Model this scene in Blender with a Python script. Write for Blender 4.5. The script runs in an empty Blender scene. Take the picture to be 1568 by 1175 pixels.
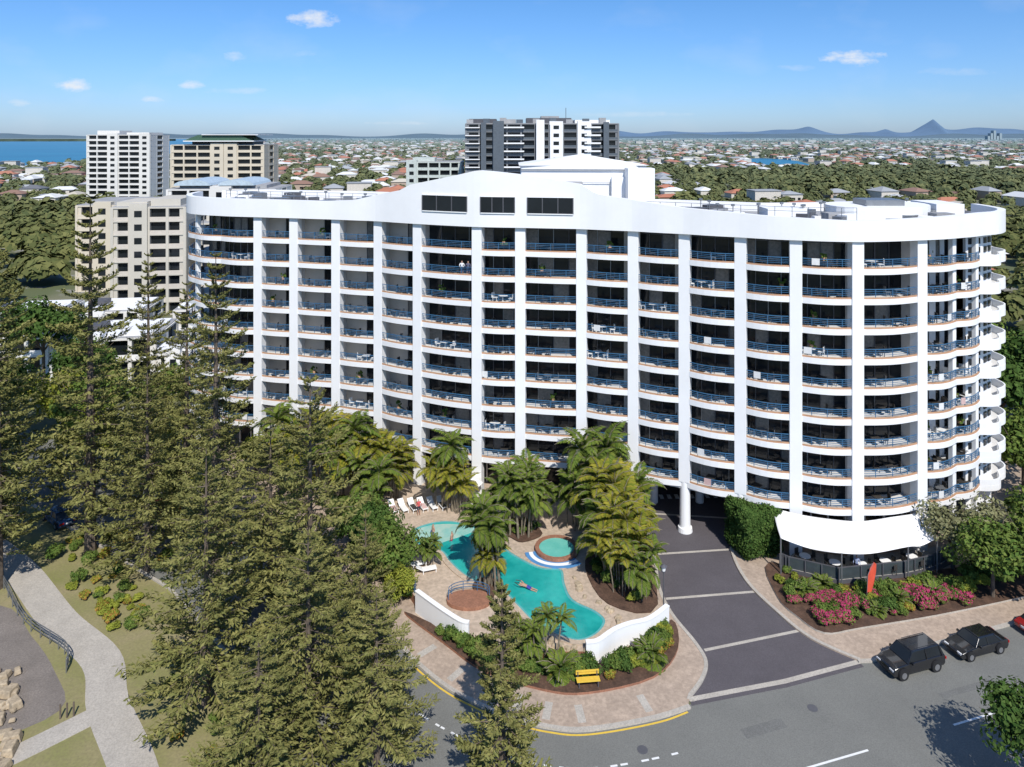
import bpy, math, random
import numpy as np
from mathutils import Vector
random.seed(7); RNG=np.random.default_rng(7)
S=bpy.context.scene
COL=S.collection

# ------------------------------------------------------------------ materials
def base_mat(name):
    m=bpy.data.materials.new(name); m.use_nodes=True
    nt=m.node_tree; nt.nodes.clear()
    o=nt.nodes.new('ShaderNodeOutputMaterial')
    return m,nt,o
def N(nt,t,**k):
    n=nt.nodes.new(t)
    for a,b in k.items(): setattr(n,a,b)
    return n
def mixc(nt,fac,a,b,blend='MIX'):
    n=N(nt,'ShaderNodeMix',data_type='RGBA',blend_type=blend)
    if isinstance(fac,(int,float)): n.inputs[0].default_value=fac
    else: nt.links.new(fac,n.inputs[0])
    for i,c in ((6,a),(7,b)):
        if isinstance(c,(tuple,list)): n.inputs[i].default_value=(c[0],c[1],c[2],1)
        else: nt.links.new(c,n.inputs[i])
    return n.outputs[2]
def noise(nt,scale,detail=4,rough=.6):
    g=N(nt,'ShaderNodeNewGeometry')
    n=N(nt,'ShaderNodeTexNoise'); n.inputs['Scale'].default_value=scale
    n.inputs['Detail'].default_value=detail; n.inputs['Roughness'].default_value=rough
    nt.links.new(g.outputs['Position'],n.inputs['Vector'])
    return n.outputs['Fac']
def mr(nt,v,a,b,c=0,d=1):
    n=N(nt,'ShaderNodeMapRange'); nt.links.new(v,n.inputs[0])
    n.inputs[1].default_value=a;n.inputs[2].default_value=b;n.inputs[3].default_value=c;n.inputs[4].default_value=d
    return n.outputs[0]
def hazec(nt,col,d0=300,d1=8000,hc=(.20,.28,.32),mx=.85):  # paints aerial haze into the base colour, stronger with distance from the origin
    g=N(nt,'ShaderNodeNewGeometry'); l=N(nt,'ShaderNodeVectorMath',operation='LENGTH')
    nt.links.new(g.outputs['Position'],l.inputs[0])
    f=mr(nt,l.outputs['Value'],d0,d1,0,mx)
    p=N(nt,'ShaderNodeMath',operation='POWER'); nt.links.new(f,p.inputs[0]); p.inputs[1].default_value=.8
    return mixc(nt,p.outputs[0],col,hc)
def mat(name,c,rough=.7,var=.12,scale=1.5,metal=0,spec=.4,bump=0,c2=None,haze=False,rand=0,fine=0,coat=0):
    m,nt,o=base_mat(name)
    p=N(nt,'ShaderNodeBsdfPrincipled')
    c2=c2 or tuple(x*(1-var*2) for x in c)
    f=mr(nt,noise(nt,scale,4),.3,.7)
    col=mixc(nt,f,c,c2)
    if fine:
        col=mixc(nt,mr(nt,noise(nt,fine,3),.35,.65,0,.5),col,tuple(x*.55 for x in c2))
    if rand:
        g=N(nt,'ShaderNodeNewGeometry')
        r=mr(nt,g.outputs['Random Per Island'],0,1,0,rand)
        col=mixc(nt,r,col,tuple(x*.35 for x in c))
    if haze: col=hazec(nt,col)
    nt.links.new(col,p.inputs['Base Color'])
    p.inputs['Roughness'].default_value=rough; p.inputs['Metallic'].default_value=metal
    p.inputs['Specular IOR Level'].default_value=spec
    if coat: p.inputs['Coat Weight'].default_value=coat
    if bump:
        b=N(nt,'ShaderNodeBump'); b.inputs['Strength'].default_value=bump
        nt.links.new(noise(nt,scale*6,4),b.inputs['Height']); nt.links.new(b.outputs[0],p.inputs['Normal'])
    nt.links.new(p.outputs[0],o.inputs[0])
    return m
def leaf(name,c1,c2,trans=.25,scale=.35,haze=False):
    m,nt,o=base_mat(name)
    g=N(nt,'ShaderNodeNewGeometry')
    col=mixc(nt,g.outputs['Random Per Island'],c1,c2)
    col=mixc(nt,mr(nt,noise(nt,scale,2),.35,.65,0,.5),col,tuple(x*.5 for x in c1))
    if haze: col=hazec(nt,col)
    d=N(nt,'ShaderNodeBsdfDiffuse')
    nt.links.new(col,d.inputs['Color'])
    if trans:
        t=N(nt,'ShaderNodeBsdfTranslucent'); mx=N(nt,'ShaderNodeMixShader'); mx.inputs[0].default_value=trans
        nt.links.new(col,t.inputs[0])
        nt.links.new(d.outputs[0],mx.inputs[1]); nt.links.new(t.outputs[0],mx.inputs[2]); nt.links.new(mx.outputs[0],o.inputs[0])
    else: nt.links.new(d.outputs[0],o.inputs[0])
    return m

M=dict(
 white=mat('white_render',(.83,.83,.82),.65,.03,.35),
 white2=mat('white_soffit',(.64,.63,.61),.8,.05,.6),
 beige=mat('beige_render',(.60,.54,.46),.8,.06,.7),
 ochre=mat('ochre_trim',(.54,.31,.18),.6,.1),
 blue=mat('blue_rail_paint',(.05,.15,.28),.4,.1),
 glass=mat('dark_glass',(.02,.025,.03),.1,.2,.3,spec=.4,rand=.6),
 frame=mat('window_frame',(.10,.10,.11),.5,.1),
 curtain=mat('curtain',(.28,.26,.23),.9,.2,4),
 roof=mat('roof_membrane',(.38,.38,.38),.8,.15,.3),
 metal=mat('grey_metal',(.30,.31,.32),.4,.1,metal=.6),
 dark=mat('dark_void',(.02,.02,.022),.7,.2),
 asphalt=mat('asphalt',(.205,.205,.185),.85,.1,.25,fine=12,bump=.15,c2=(.17,.17,.155)),
 asphalt_dark=mat('driveway_asphalt',(.115,.103,.112),.8,.1,.4,fine=14),
 concrete=mat('concrete',(.52,.475,.41),.8,.1,.6,fine=9),
 paving=mat('sandstone_paving',(.50,.39,.30),.8,.12,.8,fine=4),
 deck=mat('pool_deck_paving',(.58,.46,.35),.75,.1,.6,fine=3),
 brick=mat('terracotta_brick',(.38,.18,.11),.8,.15,2,fine=6),
 mulch=mat('mulch',(.15,.085,.055),.95,.3,1.2,fine=6,bump=.3),
 paint=mat('road_paint',(.75,.75,.73),.6,.06,3),
 yellow=mat('yellow_paint',(.72,.48,.06),.6,.08,3),
 grass=mat('grass',(.20,.21,.06),.9,.2,.25,c2=(.31,.26,.14),fine=5,bump=.2),
 gravel=mat('gravel_ground',(.26,.225,.195),.9,.15,.5,fine=8),
 rock=mat('sandstone_rock',(.55,.44,.30),.85,.2,1.5,fine=5),
 bark=mat('bark',(.16,.125,.095),.9,.25,3),
 palmbark=mat('palm_bark',(.26,.22,.16),.9,.25,3),
 tyre=mat('tyre',(.02,.02,.02),.8), rim=mat('alloy_rim',(.5,.5,.52),.3,metal=.8),
 red=mat('red_fabric',(.75,.10,.05),.7), cloth=mat('white_fabric',(.82,.80,.77),.7,.03,.5),
 towel=mat('pink_towel',(.65,.45,.42),.9), teak=mat('dark_furniture',(.05,.045,.04),.6),
 lamp_red=mat('tail_lamp',(.4,.01,.01),.2), lamp_w=mat('head_lamp',(.7,.7,.7),.1),
)
L=dict(
 pine=leaf('norfolk_pine_foliage',(.15,.16,.05),(.27,.25,.09),0,.5),
 palm=leaf('palm_foliage',(.09,.15,.028),(.22,.26,.05),.2,.4),
 gold=leaf('golden_palm_foliage',(.16,.21,.03),(.40,.33,.05),.25,.4),
 green=leaf('shrub_foliage',(.08,.14,.03),(.17,.21,.05),0,.5),
 dk=leaf('hedge_foliage',(.042,.085,.02),(.10,.155,.04),0,.8),
 lime=leaf('lime_foliage',(.20,.25,.04),(.36,.36,.06),.15,.8),
 pink=leaf('bougainvillea_flowers',(.58,.06,.19),(.45,.10,.15),.2,2),
 rust=leaf('rust_foliage',(.34,.15,.04),(.36,.26,.06),.1,.8),
 gum=leaf('gum_foliage',(.17,.18,.085),(.27,.26,.14),0,.5),
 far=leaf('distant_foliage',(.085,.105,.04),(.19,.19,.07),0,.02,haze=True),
)
def water_mat(name,c1,c2,scale,rough=.08,haze=False,bs=.2):
    m,nt,o=base_mat(name); p=N(nt,'ShaderNodeBsdfPrincipled')
    col=mixc(nt,mr(nt,noise(nt,scale,3),.35,.65),c1,c2)
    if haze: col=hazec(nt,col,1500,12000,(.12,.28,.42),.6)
    nt.links.new(col,p.inputs['Base Color']); p.inputs['Roughness'].default_value=rough
    b=N(nt,'ShaderNodeBump'); b.inputs['Strength'].default_value=bs; b.inputs['Distance'].default_value=.1
    nt.links.new(noise(nt,scale*9,3),b.inputs['Height']); nt.links.new(b.outputs[0],p.inputs['Normal'])
    nt.links.new(p.outputs[0],o.inputs[0]); return m
M['pool']=water_mat('pool_water',(.010,.27,.25),(.035,.42,.37),.3)
M['shallow']=water_mat('shallow_water',(.42,.55,.46),(.20,.47,.42),.5)
M['sea']=water_mat('sea_water',(.010,.14,.24),(.016,.18,.29),.004,.35,True,.05)

# ------------------------------------------------------------------ builders
class B:
    def __init__(s): s.v=[];s.f=[];s.m=[]
    def add(s,vs,fs,m=0):
        o=len(s.v); s.v+=[tuple(v) for v in vs]
        for f in fs: s.f.append([o+i for i in f]); s.m.append(m)
    def box(s,cx,cy,cz,sx,sy,sz,rot=0,m=0,tx=1,ty=1):
        c,n=math.cos(rot),math.sin(rot); vs=[]
        for k,(a,b) in ((-1,(1,1)),(1,(tx,ty))):
            for i,j in ((-1,-1),(1,-1),(1,1),(-1,1)):
                x=i*sx/2*a;y=j*sy/2*b
                vs.append((cx+x*c-y*n,cy+x*n+y*c,cz+k*sz/2))
        s.add(vs,[(3,2,1,0),(4,5,6,7),(0,1,5,4),(1,2,6,5),(2,3,7,6),(3,0,4,7)],m)
    def bx(s,x0,x1,y0,y1,z0,z1,m=0): s.box((x0+x1)/2,(y0+y1)/2,(z0+z1)/2,abs(x1-x0),abs(y1-y0),z1-z0,0,m)
    def prism(s,pts,z0,z1,m=0,msid=None,bottom=False):
        a=sum(pts[i][0]*pts[(i+1)%len(pts)][1]-pts[(i+1)%len(pts)][0]*pts[i][1] for i in range(len(pts)))
        if a<0: pts=pts[::-1]
        n=len(pts); o=len(s.v)
        s.add([(p[0],p[1],z0) for p in pts]+[(p[0],p[1],z1) for p in pts],[tuple(range(n,2*n))],m)
        if bottom: s.f.append([o+i for i in range(n)][::-1]); s.m.append(m)
        if z1-z0>.001:
            for i in range(n):
                j=(i+1)%n; s.f.append([o+i,o+j,o+n+j,o+n+i]); s.m.append(m if msid is None else msid)
    def ribbon(s,pts,z0,z1,th,m=0,off=0,closed=False):
        n=len(pts); nr=normals(pts,closed); vs=[]
        for i,(p,q) in enumerate(zip(pts,nr)):
            za=z0[i] if hasattr(z0,'__len__') else z0; zb=z1[i] if hasattr(z1,'__len__') else z1
            ox,oy=p[0]+q[0]*off,p[1]+q[1]*off; ix,iy=ox-q[0]*th,oy-q[1]*th
            vs+=[(ox,oy,za),(ox,oy,zb),(ix,iy,zb),(ix,iy,za)]
        fs=[]
        for i in range(n if closed else n-1):
            a=4*i;b=4*((i+1)%n)
            for k in range(4): fs.append((a+k,b+k,b+(k+1)%4,a+(k+1)%4))
        if not closed: fs+= [(0,1,2,3),(4*n-1,4*n-2,4*n-3,4*n-4)]
        s.add(vs,fs,m)
    def tube(s,p0,p1,r0,r1=None,n=8,m=0,cap=True):
        r1=r0 if r1 is None else r1
        p0=Vector(p0);p1=Vector(p1);d=(p1-p0).normalized()
        u=d.orthogonal().normalized();w=d.cross(u); vs=[]
        for p,r in ((p0,r0),(p1,r1)):
            for i in range(n):
                a=2*math.pi*i/n; vs.append(p+u*math.cos(a)*r+w*math.sin(a)*r)
        fs=[(i,(i+1)%n,n+(i+1)%n,n+i) for i in range(n)]
        if cap: fs+=[tuple(range(n))[::-1],tuple(range(n,2*n))]
        s.add(vs,fs,m)
    def obj(s,name,mats,parent=None,smooth=False,bevel=0,loc=(0,0,0),rot=0):
        me=bpy.data.meshes.new(name); me.from_pydata(s.v,[],s.f)
        for m in mats: me.materials.append(m)
        me.polygons.foreach_set('material_index',s.m)
        if smooth: me.polygons.foreach_set('use_smooth',[True]*len(s.f))
        me.update(); o=bpy.data.objects.new(name,me); COL.objects.link(o); o.parent=parent
        o.location=loc; o.rotation_euler=(0,0,rot)
        if bevel:
            md=o.modifiers.new('b','BEVEL'); md.width=bevel; md.segments=3; md.limit_method='ANGLE'
        return o
def normals(pts,closed=False):
    out=[];n=len(pts)
    for i in range(n):
        if closed: a=pts[i-1];b=pts[(i+1)%n]
        else: a=pts[max(0,i-1)];b=pts[min(n-1,i+1)]
        dx,dy=b[0]-a[0],b[1]-a[1];l=math.hypot(dx,dy) or 1
        out.append((dy/l,-dx/l))
    return out
def smoothc(pts,k=6,closed=False):
    out=[];n=len(pts);R=n if closed else n-1
    for i in range(R):
        g=(lambda j:pts[j%n]) if closed else (lambda j:pts[min(max(j,0),n-1)])
        p0,p1,p2,p3=g(i-1),g(i),g(i+1),g(i+2)
        for j in range(k):
            t=j/k
            out.append(tuple(.5*(2*p1[d]+(p2[d]-p0[d])*t+(2*p0[d]-5*p1[d]+4*p2[d]-p3[d])*t*t+(3*p1[d]-p0[d]-3*p2[d]+p3[d])*t**3) for d in (0,1)))
    if not closed: out.append(pts[-1])
    return out
def empty(name,loc=(0,0,0),rot=0):
    e=bpy.data.objects.new(name,None); e.empty_display_size=.5; COL.objects.link(e); e.location=loc; e.rotation_euler=(0,0,rot); return e
def qmesh(name,parts,mats):
    arr=np.concatenate([p[0] for p in parts]).astype(np.float32); mi=np.concatenate([np.full(len(p[0]),p[1],np.int32) for p in parts])
    n=len(arr); me=bpy.data.meshes.new(name)
    me.vertices.add(4*n); me.loops.add(4*n); me.polygons.add(n)
    me.vertices.foreach_set('co',arr.reshape(-1)); me.loops.foreach_set('vertex_index',np.arange(4*n,dtype=np.int32))
    me.polygons.foreach_set('loop_start',np.arange(0,4*n,4,dtype=np.int32)); me.polygons.foreach_set('loop_total',np.full(n,4,np.int32))
    for m in mats: me.materials.append(m)
    me.polygons.foreach_set('material_index',mi); me.update(calc_edges=True); return me
def place(name,me,loc,rot=0,sc=1):
    o=bpy.data.objects.new(name,me); COL.objects.link(o); o.location=loc; o.rotation_euler=(0,0,rot)
    o.scale=sc if hasattr(sc,'__len__') else (sc,sc,sc); return o
def tubeq(p0,p1,r0,r1,n=6):
    p0=np.array(p0,float);p1=np.array(p1,float);d=p1-p0;d/=np.linalg.norm(d)+1e-9
    a=np.array([1,0,0]) if abs(d[0])<.8 else np.array([0,1,0]); u=np.cross(d,a);u/=np.linalg.norm(u);w=np.cross(d,u)
    t=np.arange(n+1)*2*np.pi/n; ring=np.outer(np.cos(t),u)+np.outer(np.sin(t),w)
    A=p0+ring*r0;Bb=p1+ring*r1
    return np.stack([A[:-1],A[1:],Bb[1:],Bb[:-1]],1)
def unit(n,rng):
    v=rng.normal(size=(n,3)); return v/np.linalg.norm(v,axis=1,keepdims=True)
def quads(c,nrm,size,rng,asp=1.0,axis=None):
    n=len(c)
    if axis is None: axis=unit(n,rng)
    u=axis-nrm*np.sum(axis*nrm,1,keepdims=True); u/=np.linalg.norm(u,axis=1,keepdims=True)+1e-9
    w=np.cross(nrm,u); s=np.asarray(size).reshape(-1,1) if hasattr(size,'__len__') else size
    u=u*s;w=w*s*asp
    return np.stack([c-u,c-w*.9,c+u,c+w*.9],1)
def cloud(c,R,nc,nl,size,rng,cr=.38,flat=.3):
    c=np.array(c,float);R=np.array(R,float)
    d=unit(nc,rng); d[:,2]=np.abs(d[:,2])*1.0-flat*rng.random(nc); rad=rng.random(nc)**.4*.72
    cc=c+d*rad[:,None]*R
    idx=rng.integers(0,nc,nl); dl=unit(nl,rng); crr=cr*R*(.7+.6*rng.random(nc))[idx][:,None]
    pos=cc[idx]+dl*crr*(.65+.35*rng.random((nl,1)))
    nm=dl+unit(nl,rng)*.7+np.array([0,0,.35]); nm/=np.linalg.norm(nm,axis=1,keepdims=True)
    return quads(pos,nm,size*(.6+.8*rng.random(nl)),rng,.6)

# ------------------------------------------------------------------ hotel
hotel=empty('curved_hotel_building')
C=[(-42.6,99),(-42.2,94.5),(-40.2,91),(-36,88.9),(-30.9,87.5),(-26.2,86.4),(-20.8,85.0),(-15.5,83.4),(-10.6,80.8),(-3.8,78.1),(.9,77.4),(7.4,76.4),(12.6,74.6),(17.4,72.5),(22.3,70.1),(26.9,68.1),(32.2,67.0),(38.9,68.3),(43.2,69.8),(46.6,71.6),(49.8,73.6),(51.5,76.8),(51.7,81)]
BULGE=[.4,.5,.5,.5,.2,.2,.25,.25,.25,.25,.2,.35,.4,.5,.5,.5,.5,.5,.4,.9,.8,.3]
BACK=[(51,88),(40,86),(30,85),(18,90),(8,94),(-8,98),(-22,103),(-36,106),(-42,104)]
CN=normals(C)
def curve(o0=0,o1=len(C)-1,k=8,bs=1,seg=False):
    out=[]
    for i in range(o0,o1):
        a,b=C[i],C[i+1];dx,dy=b[0]-a[0],b[1]-a[1];l=math.hypot(dx,dy);n=(dy/l,-dx/l)
        for j in range(k):
            t=j/k; g=BULGE[i]*bs*math.sin(math.pi*t)
            out.append((a[0]+dx*t+n[0]*g,a[1]+dy*t+n[1]*g))
    out.append(C[o1]); return out
FZ=[5.0+2.8*i for i in range(9)]; ZT=30.2
cv=curve();cvr=curve(0,19)
WM=[M['white'],M['white2'],M['beige'],M['ochre'],M['blue'],M['glass'],M['frame'],M['curtain'],M['roof'],M['metal'],M['dark'],M['paint'],M['teak'],M['towel'],L['green']]
slabs=B();rails=B()
for z in FZ:
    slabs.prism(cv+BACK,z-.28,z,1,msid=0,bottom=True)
    slabs.ribbon(cv,z-.36,z+.18,.16,0,off=.05)
    slabs.ribbon(curve(19),z+.183,z+.75,.14,0,off=.04)
    slabs.ribbon(cvr,z+.183,z+.33,.10,3,off=.01)
    for h in (.54,.71,.88): rails.ribbon(cvr,z+h-.016,z+h+.018,.04,4,off=-.06)
    rails.ribbon(cvr,z+1.03,z+1.1,.07,4,off=-.05)
    nr=normals(cvr)
    for i in range(0,len(cvr),2):
        p=cvr[i];rails.box(p[0]-nr[i][0]*.08,p[1]-nr[i][1]*.08,z+.68,.05,.05,.8,0,4)
slabs.obj('balcony_slabs',WM,hotel); rails.obj('balcony_rails',WM,hotel)
cols=B()
def ang(i): return math.atan2(CN[i][1],CN[i][0])+math.pi/2
for i in range(4,18):
    n=CN[i]; a=ang(i)
    cx,cy=C[i][0]-n[0]*.30,C[i][1]-n[1]*.30
    z0=5.1 if i in(12,13,14) else 0
    cols.box(cx,cy,(z0+ZT)/2,1.12,1.0,ZT-z0,a,0)
    if z0:
        cols.tube((cx,cy,0),(cx,cy,z0),.55,.5,20,0); cols.tube((cx,cy,0),(cx,cy,.5),.75,.7,20,0)
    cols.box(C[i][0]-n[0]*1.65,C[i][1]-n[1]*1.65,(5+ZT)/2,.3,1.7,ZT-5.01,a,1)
for i in (2,18,19):
    n=CN[i];cols.box(C[i][0]-n[0]*.45,C[i][1]-n[1]*.45,(0+ZT)/2,.5,.5,ZT,ang(i),0)
cols.obj('columns',WM,hotel,bevel=.04)
gl=B();fur=B()
def inner(i,d): return (C[i][0]-CN[i][0]*d,C[i][1]-CN[i][1]*d)
for fi,z in enumerate(FZ):
    for i in range(1,19):
        d=2.3 if i<12 or i>15 else 2.0
        a=inner(i,d);b=inner(i+1,d);npan=4 if 4<=i<17 else 5
        leftw=4<=i<=8
        for k in range(npan):
            t0=k/npan;t1=(k+1)/npan
            p=(a[0]+(b[0]-a[0])*t0,a[1]+(b[1]-a[1])*t0);q=(a[0]+(b[0]-a[0])*t1,a[1]+(b[1]-a[1])*t1)
            mt=5
            r=random.random()
            if leftw and k<2 and i!=8: mt=2
            elif i in(11,12) and k==3: mt=2
            elif i>=17 and k in(1,4): mt=0
            elif r<.18: mt=7
            gl.ribbon([p,q],z+.002,z+2.5,.08,mt,off=(.12 if mt in(0,2) else 0))
            if mt in(5,7):
                gl.box(p[0],p[1],z+1.25,.07,.2,2.49,math.atan2(b[1]-a[1],b[0]-a[0]),random.choice([6,6,9]))
                gl.ribbon([p,q],z+2.25,z+2.32,.1,6,off=.03)
        for _ in range(1 if i<17 else 2):
            t=random.uniform(.25,.75);dd=random.uniform(.8,1.2);m_=((C[i][0]*(1-t)+C[i+1][0]*t)-CN[i][0]*dd,(C[i][1]*(1-t)+C[i+1][1]*t)-CN[i][1]*dd)
            fm=random.choice([12,12,12,12,11,9]); an=random.random()*3
            fur.box(m_[0],m_[1],z+.72,.85,.85,.05,an,fm); fur.box(m_[0],m_[1],z+.36,.08,.08,.7,an,fm);fur.box(m_[0],m_[1],z+.03,.5,.5,.04,an,fm)
            for s_ in(-1,1):
                ds=random.uniform(.8,1.1)
                x=m_[0]+math.cos(ang(i))*s_*ds;y=m_[1]+math.sin(ang(i))*s_*ds;aa=ang(i)+random.uniform(-.4,.4)
                fur.box(x,y,z+.45,.5,.5,.06,aa,fm);fur.box(x+math.cos(aa)*s_*.24,y+math.sin(aa)*s_*.24,z+.72,.05,.5,.5,aa,fm)
                for u in(-.2,.2):
                    for w in(-.2,.2): fur.box(x+u,y+w,z+.22,.05,.05,.42,0,fm)
            if random.random()<.15:
                tp=curve(i,i+1,8);k=random.randint(1,5);c_=random.choice([11,11,13])
                fur.ribbon(tp[k:k+2],z+.5,z+1.12,.04,c_,off=.02)
            if random.random()<.12:
                for _k in range(14):
                    fur.box(m_[0]+random.uniform(-.3,.3),m_[1]+random.uniform(-.3,.3),z+random.uniform(.7,1.5),.3,.04,.2,random.random()*3,14)
                fur.box(m_[0],m_[1],z+.9,.3,.3,.35,0,3)
gl.obj('balcony_glazing',WM,hotel); fur.obj('balcony_furniture',WM,hotel)
core=B()
cin=[inner(i,2.6) for i in range(1,20)]
core.prism(cin+[(47.5,75.5),(49.2,78),(49.3,86.5)]+[(p[0],p[1]-1) for p in BACK[1:-1]]+[(-39,102)],5.0,ZT-.3,10)
core.obj('interior_core',WM,hotel)
ew=B()
E=[(45.4,71.9),(47.4,72.5),(49.3,73.9),(50.6,76.8),(50.9,87)]
ew.ribbon(E,0,ZT,.3,0)
for z in FZ:
    for (a,b) in ((E[0],E[1]),(E[1],E[2]),(E[2],E[3])):
        for t in (.3,.72):
            x=a[0]+(b[0]-a[0])*t;y=a[1]+(b[1]-a[1])*t;an=math.atan2(b[1]-a[1],b[0]-a[0])
            for zz in (1.15,2.05): ew.box(x,y,z+zz,.6,.2,.6,an,5)
ew.obj('end_wall',WM,hotel)
ztab=[(-43,32.4),(-22,32.3),(-18.5,32.5),(-15.5,33.2),(-12.3,33.9),(-11.4,34.5),(-6,35.7),(-3.6,36.3),(-2,36.2),(.9,35.9),(4,35.4),(7.4,34.9),(9,33.9),(12.6,33.4),(17.4,32.8),(24,32.4),(32,32.1),(45,32.4),(52,32.4)]
def ztop(x): return float(np.interp(x,[a for a,b in ztab],[b for a,b in ztab]))
pc=curve(k=8,bs=.4)
pc=[((pc[max(0,i-2)][0]+pc[max(0,i-1)][0]+2*p[0]+pc[min(len(pc)-1,i+1)][0]+pc[min(len(pc)-1,i+2)][0])/6,(pc[max(0,i-2)][1]+pc[max(0,i-1)][1]+2*p[1]+pc[min(len(pc)-1,i+1)][1]+pc[min(len(pc)-1,i+2)][1])/6) for i,p in enumerate(pc)]
band=B()
band.prism(cv+BACK,ZT+.002,ZT+.9,8,msid=0,bottom=True)
band.ribbon(BACK,ZT+.2,ZT+1.9,.3,0,off=.05)
for i in (8,9,10):
    tp=[(p[0],p[1]) for p in pc[i*8+1:i*8+8]]
    n=normals(tp);a,b=C[i],C[i+1];an=math.atan2(b[1]-a[1],b[0]-a[0])
    band.ribbon(tp,31.75,33.45,.1,5,off=.60)
    band.ribbon(tp,33.45,33.55,.2,0,off=.68); band.ribbon(tp,31.65,31.75,.2,0,off=.68)
    for k in (0,2,4,6):
        p=tp[k];band.box(p[0]+n[k][0]*.58,p[1]+n[k][1]*.58,32.6,.1,.16,1.7,an,6)
band.obj('roof_deck',WM,hotel)
pb=B();pb.ribbon(pc,ZT-.02,[ztop(p[0]) for p in pc],.7,0,off=.55);pb.obj('roof_parapet',WM,hotel,smooth=False)
rf=B()
rf.prism([(-11,84),(-3.5,81),(8,79.5),(9,92),(-9,96)],31.1,34.2,8,msid=0)
rf.prism([(1.2,92.5),(14.5,91.5),(17.4,93),(17.4,103),(1.2,103)],31,36.2,0)
rf.add([(.9,92.2,36.2),(17.7,92.2,36.2),(17.7,103.3,36.2),(.9,103.3,36.2),(9,92.2,37.7),(9,103.3,37.2)],[(0,1,4),(1,2,5,4),(2,3,5),(3,0,4,5)],0)
rf.bx(12.6,15.8,90.6,91.4,31,34.8,0); rf.bx(14.3,17.6,88.5,91.2,31,36.0,0)
rf.ribbon([(1.1,92.3),(14.4,91.3)],35.6,35.75,.1,9,off=.05)
rf.ribbon([(1.1,92.3),(14.4,91.3)],34.0,34.06,.1,9,off=.05)
rf.bx(5,12,89.8,90.6,33.0,33.15,0);rf.bx(3.2,3.9,92.1,92.3,31.2,33.6,6)
for k in range(5): rf.bx(-1+k*.9,-.2+k*.9,86,87,34.2,35.0+.1*(k%2),9)
random.seed(3)
for k in range(110):
    x=random.choice([random.uniform(-38,-14),random.uniform(12,49),random.uniform(18,49)])
    yb=np.interp(x,[c[0] for c in C],[c[1] for c in C])+random.uniform(2.5,13)
    s_=random.uniform(.4,1.4);rf.box(x,yb,ZT+.9+.4*s_,s_*1.4,s_,.8*s_,random.random(),random.choice([9,9,0,8,6]))
    if k%5==0: rf.tube((x,yb,ZT+.9),(x,yb,ZT+2.6),.05,n=5,m=9);rf.tube((x,yb,ZT+2.6),(x,yb,ZT+2.8),.2,n=8,m=9)
for k in range(10):
    x=14+k*3.4;yb=np.interp(x,[c[0] for c in C],[c[1] for c in C])+random.uniform(3,5)
    rf.tube((x,yb,ZT+1.4),(x+3.2,yb+random.uniform(-.5,.5),ZT+1.4),.08,n=6,m=9)
for x0,x1 in((-36,-16),(14,33)):
    P=[(x,float(np.interp(x,[c[0] for c in C],[c[1] for c in C]))+1.6) for x in np.linspace(x0,x1,14)]
    for h in(2.5,2.9): rf.ribbon(P,ZT+h,ZT+h+.04,.04,9)
    for p in P: rf.tube((p[0],p[1],ZT+.9),(p[0],p[1],ZT+2.93),.03,n=5,m=9)
rf.prism(smoothc([(35,73.5),(40,73.2),(44,75.5),(44,80),(36,80),(33.5,76.5)],4,True),ZT+.9,ZT+2.5,0)
rf.bx(37,41,75,78,ZT+2.5,ZT+3.1,9);rf.bx(26,30,73,76,ZT+.9,ZT+2.4,0);rf.bx(45.5,48.5,77,82,ZT+.9,ZT+2.5,0)
rf.tube((5,95,37),(5,95,41.5),.05,n=5,m=9)
rf.obj('roof_plant',WM,hotel)
gf=B()
for i in range(3,12):
    a=inner(i,3.4);b=inner(i+1,3.4)
    for k in range(3):
        p=[(a[0]+(b[0]-a[0])*t,a[1]+(b[1]-a[1])*t) for t in (k/3,(k+1)/3)]
        gf.ribbon(p,.9,4.6,.1,5); gf.box(p[0][0],p[0][1],2.7,.16,.3,3.8,math.atan2(b[1]-a[1],b[0]-a[0]),0)
for i in range(14,19):
    a=inner(i,2.4);b=inner(i+1,2.4)
    for k in range(3):
        p=[(a[0]+(b[0]-a[0])*t,a[1]+(b[1]-a[1])*t) for t in (k/3,(k+1)/3)]
        gf.ribbon(p,.2,4.6,.1,5); gf.box(p[0][0],p[0][1],2.4,.16,.3,4.4,math.atan2(b[1]-a[1],b[0]-a[0]),0)
gf.bx(12.2,12.6,76,90,0,4.7,1);gf.bx(24.2,24.6,71,88,0,4.7,1);gf.bx(12.6,24.2,87.5,88,0,4.7,10)
for x in(15.5,20.5):
    for y in(78.5,84): gf.tube((x,y,.02),(x,y,4.7),.45,n=16,m=0)
for k in range(12): gf.box(14+k*.85,79.5+k*.03,.05,.42,.9,.03,0,11)
gf.bx(14,23,86.9,87.4,.5,3.6,5)
gf.prism([C[12],C[13],C[14],(24,72),(24,88),(12.6,88)],4.4,4.68,1,bottom=True)
gf.obj('ground_floor',WM,hotel)

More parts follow.
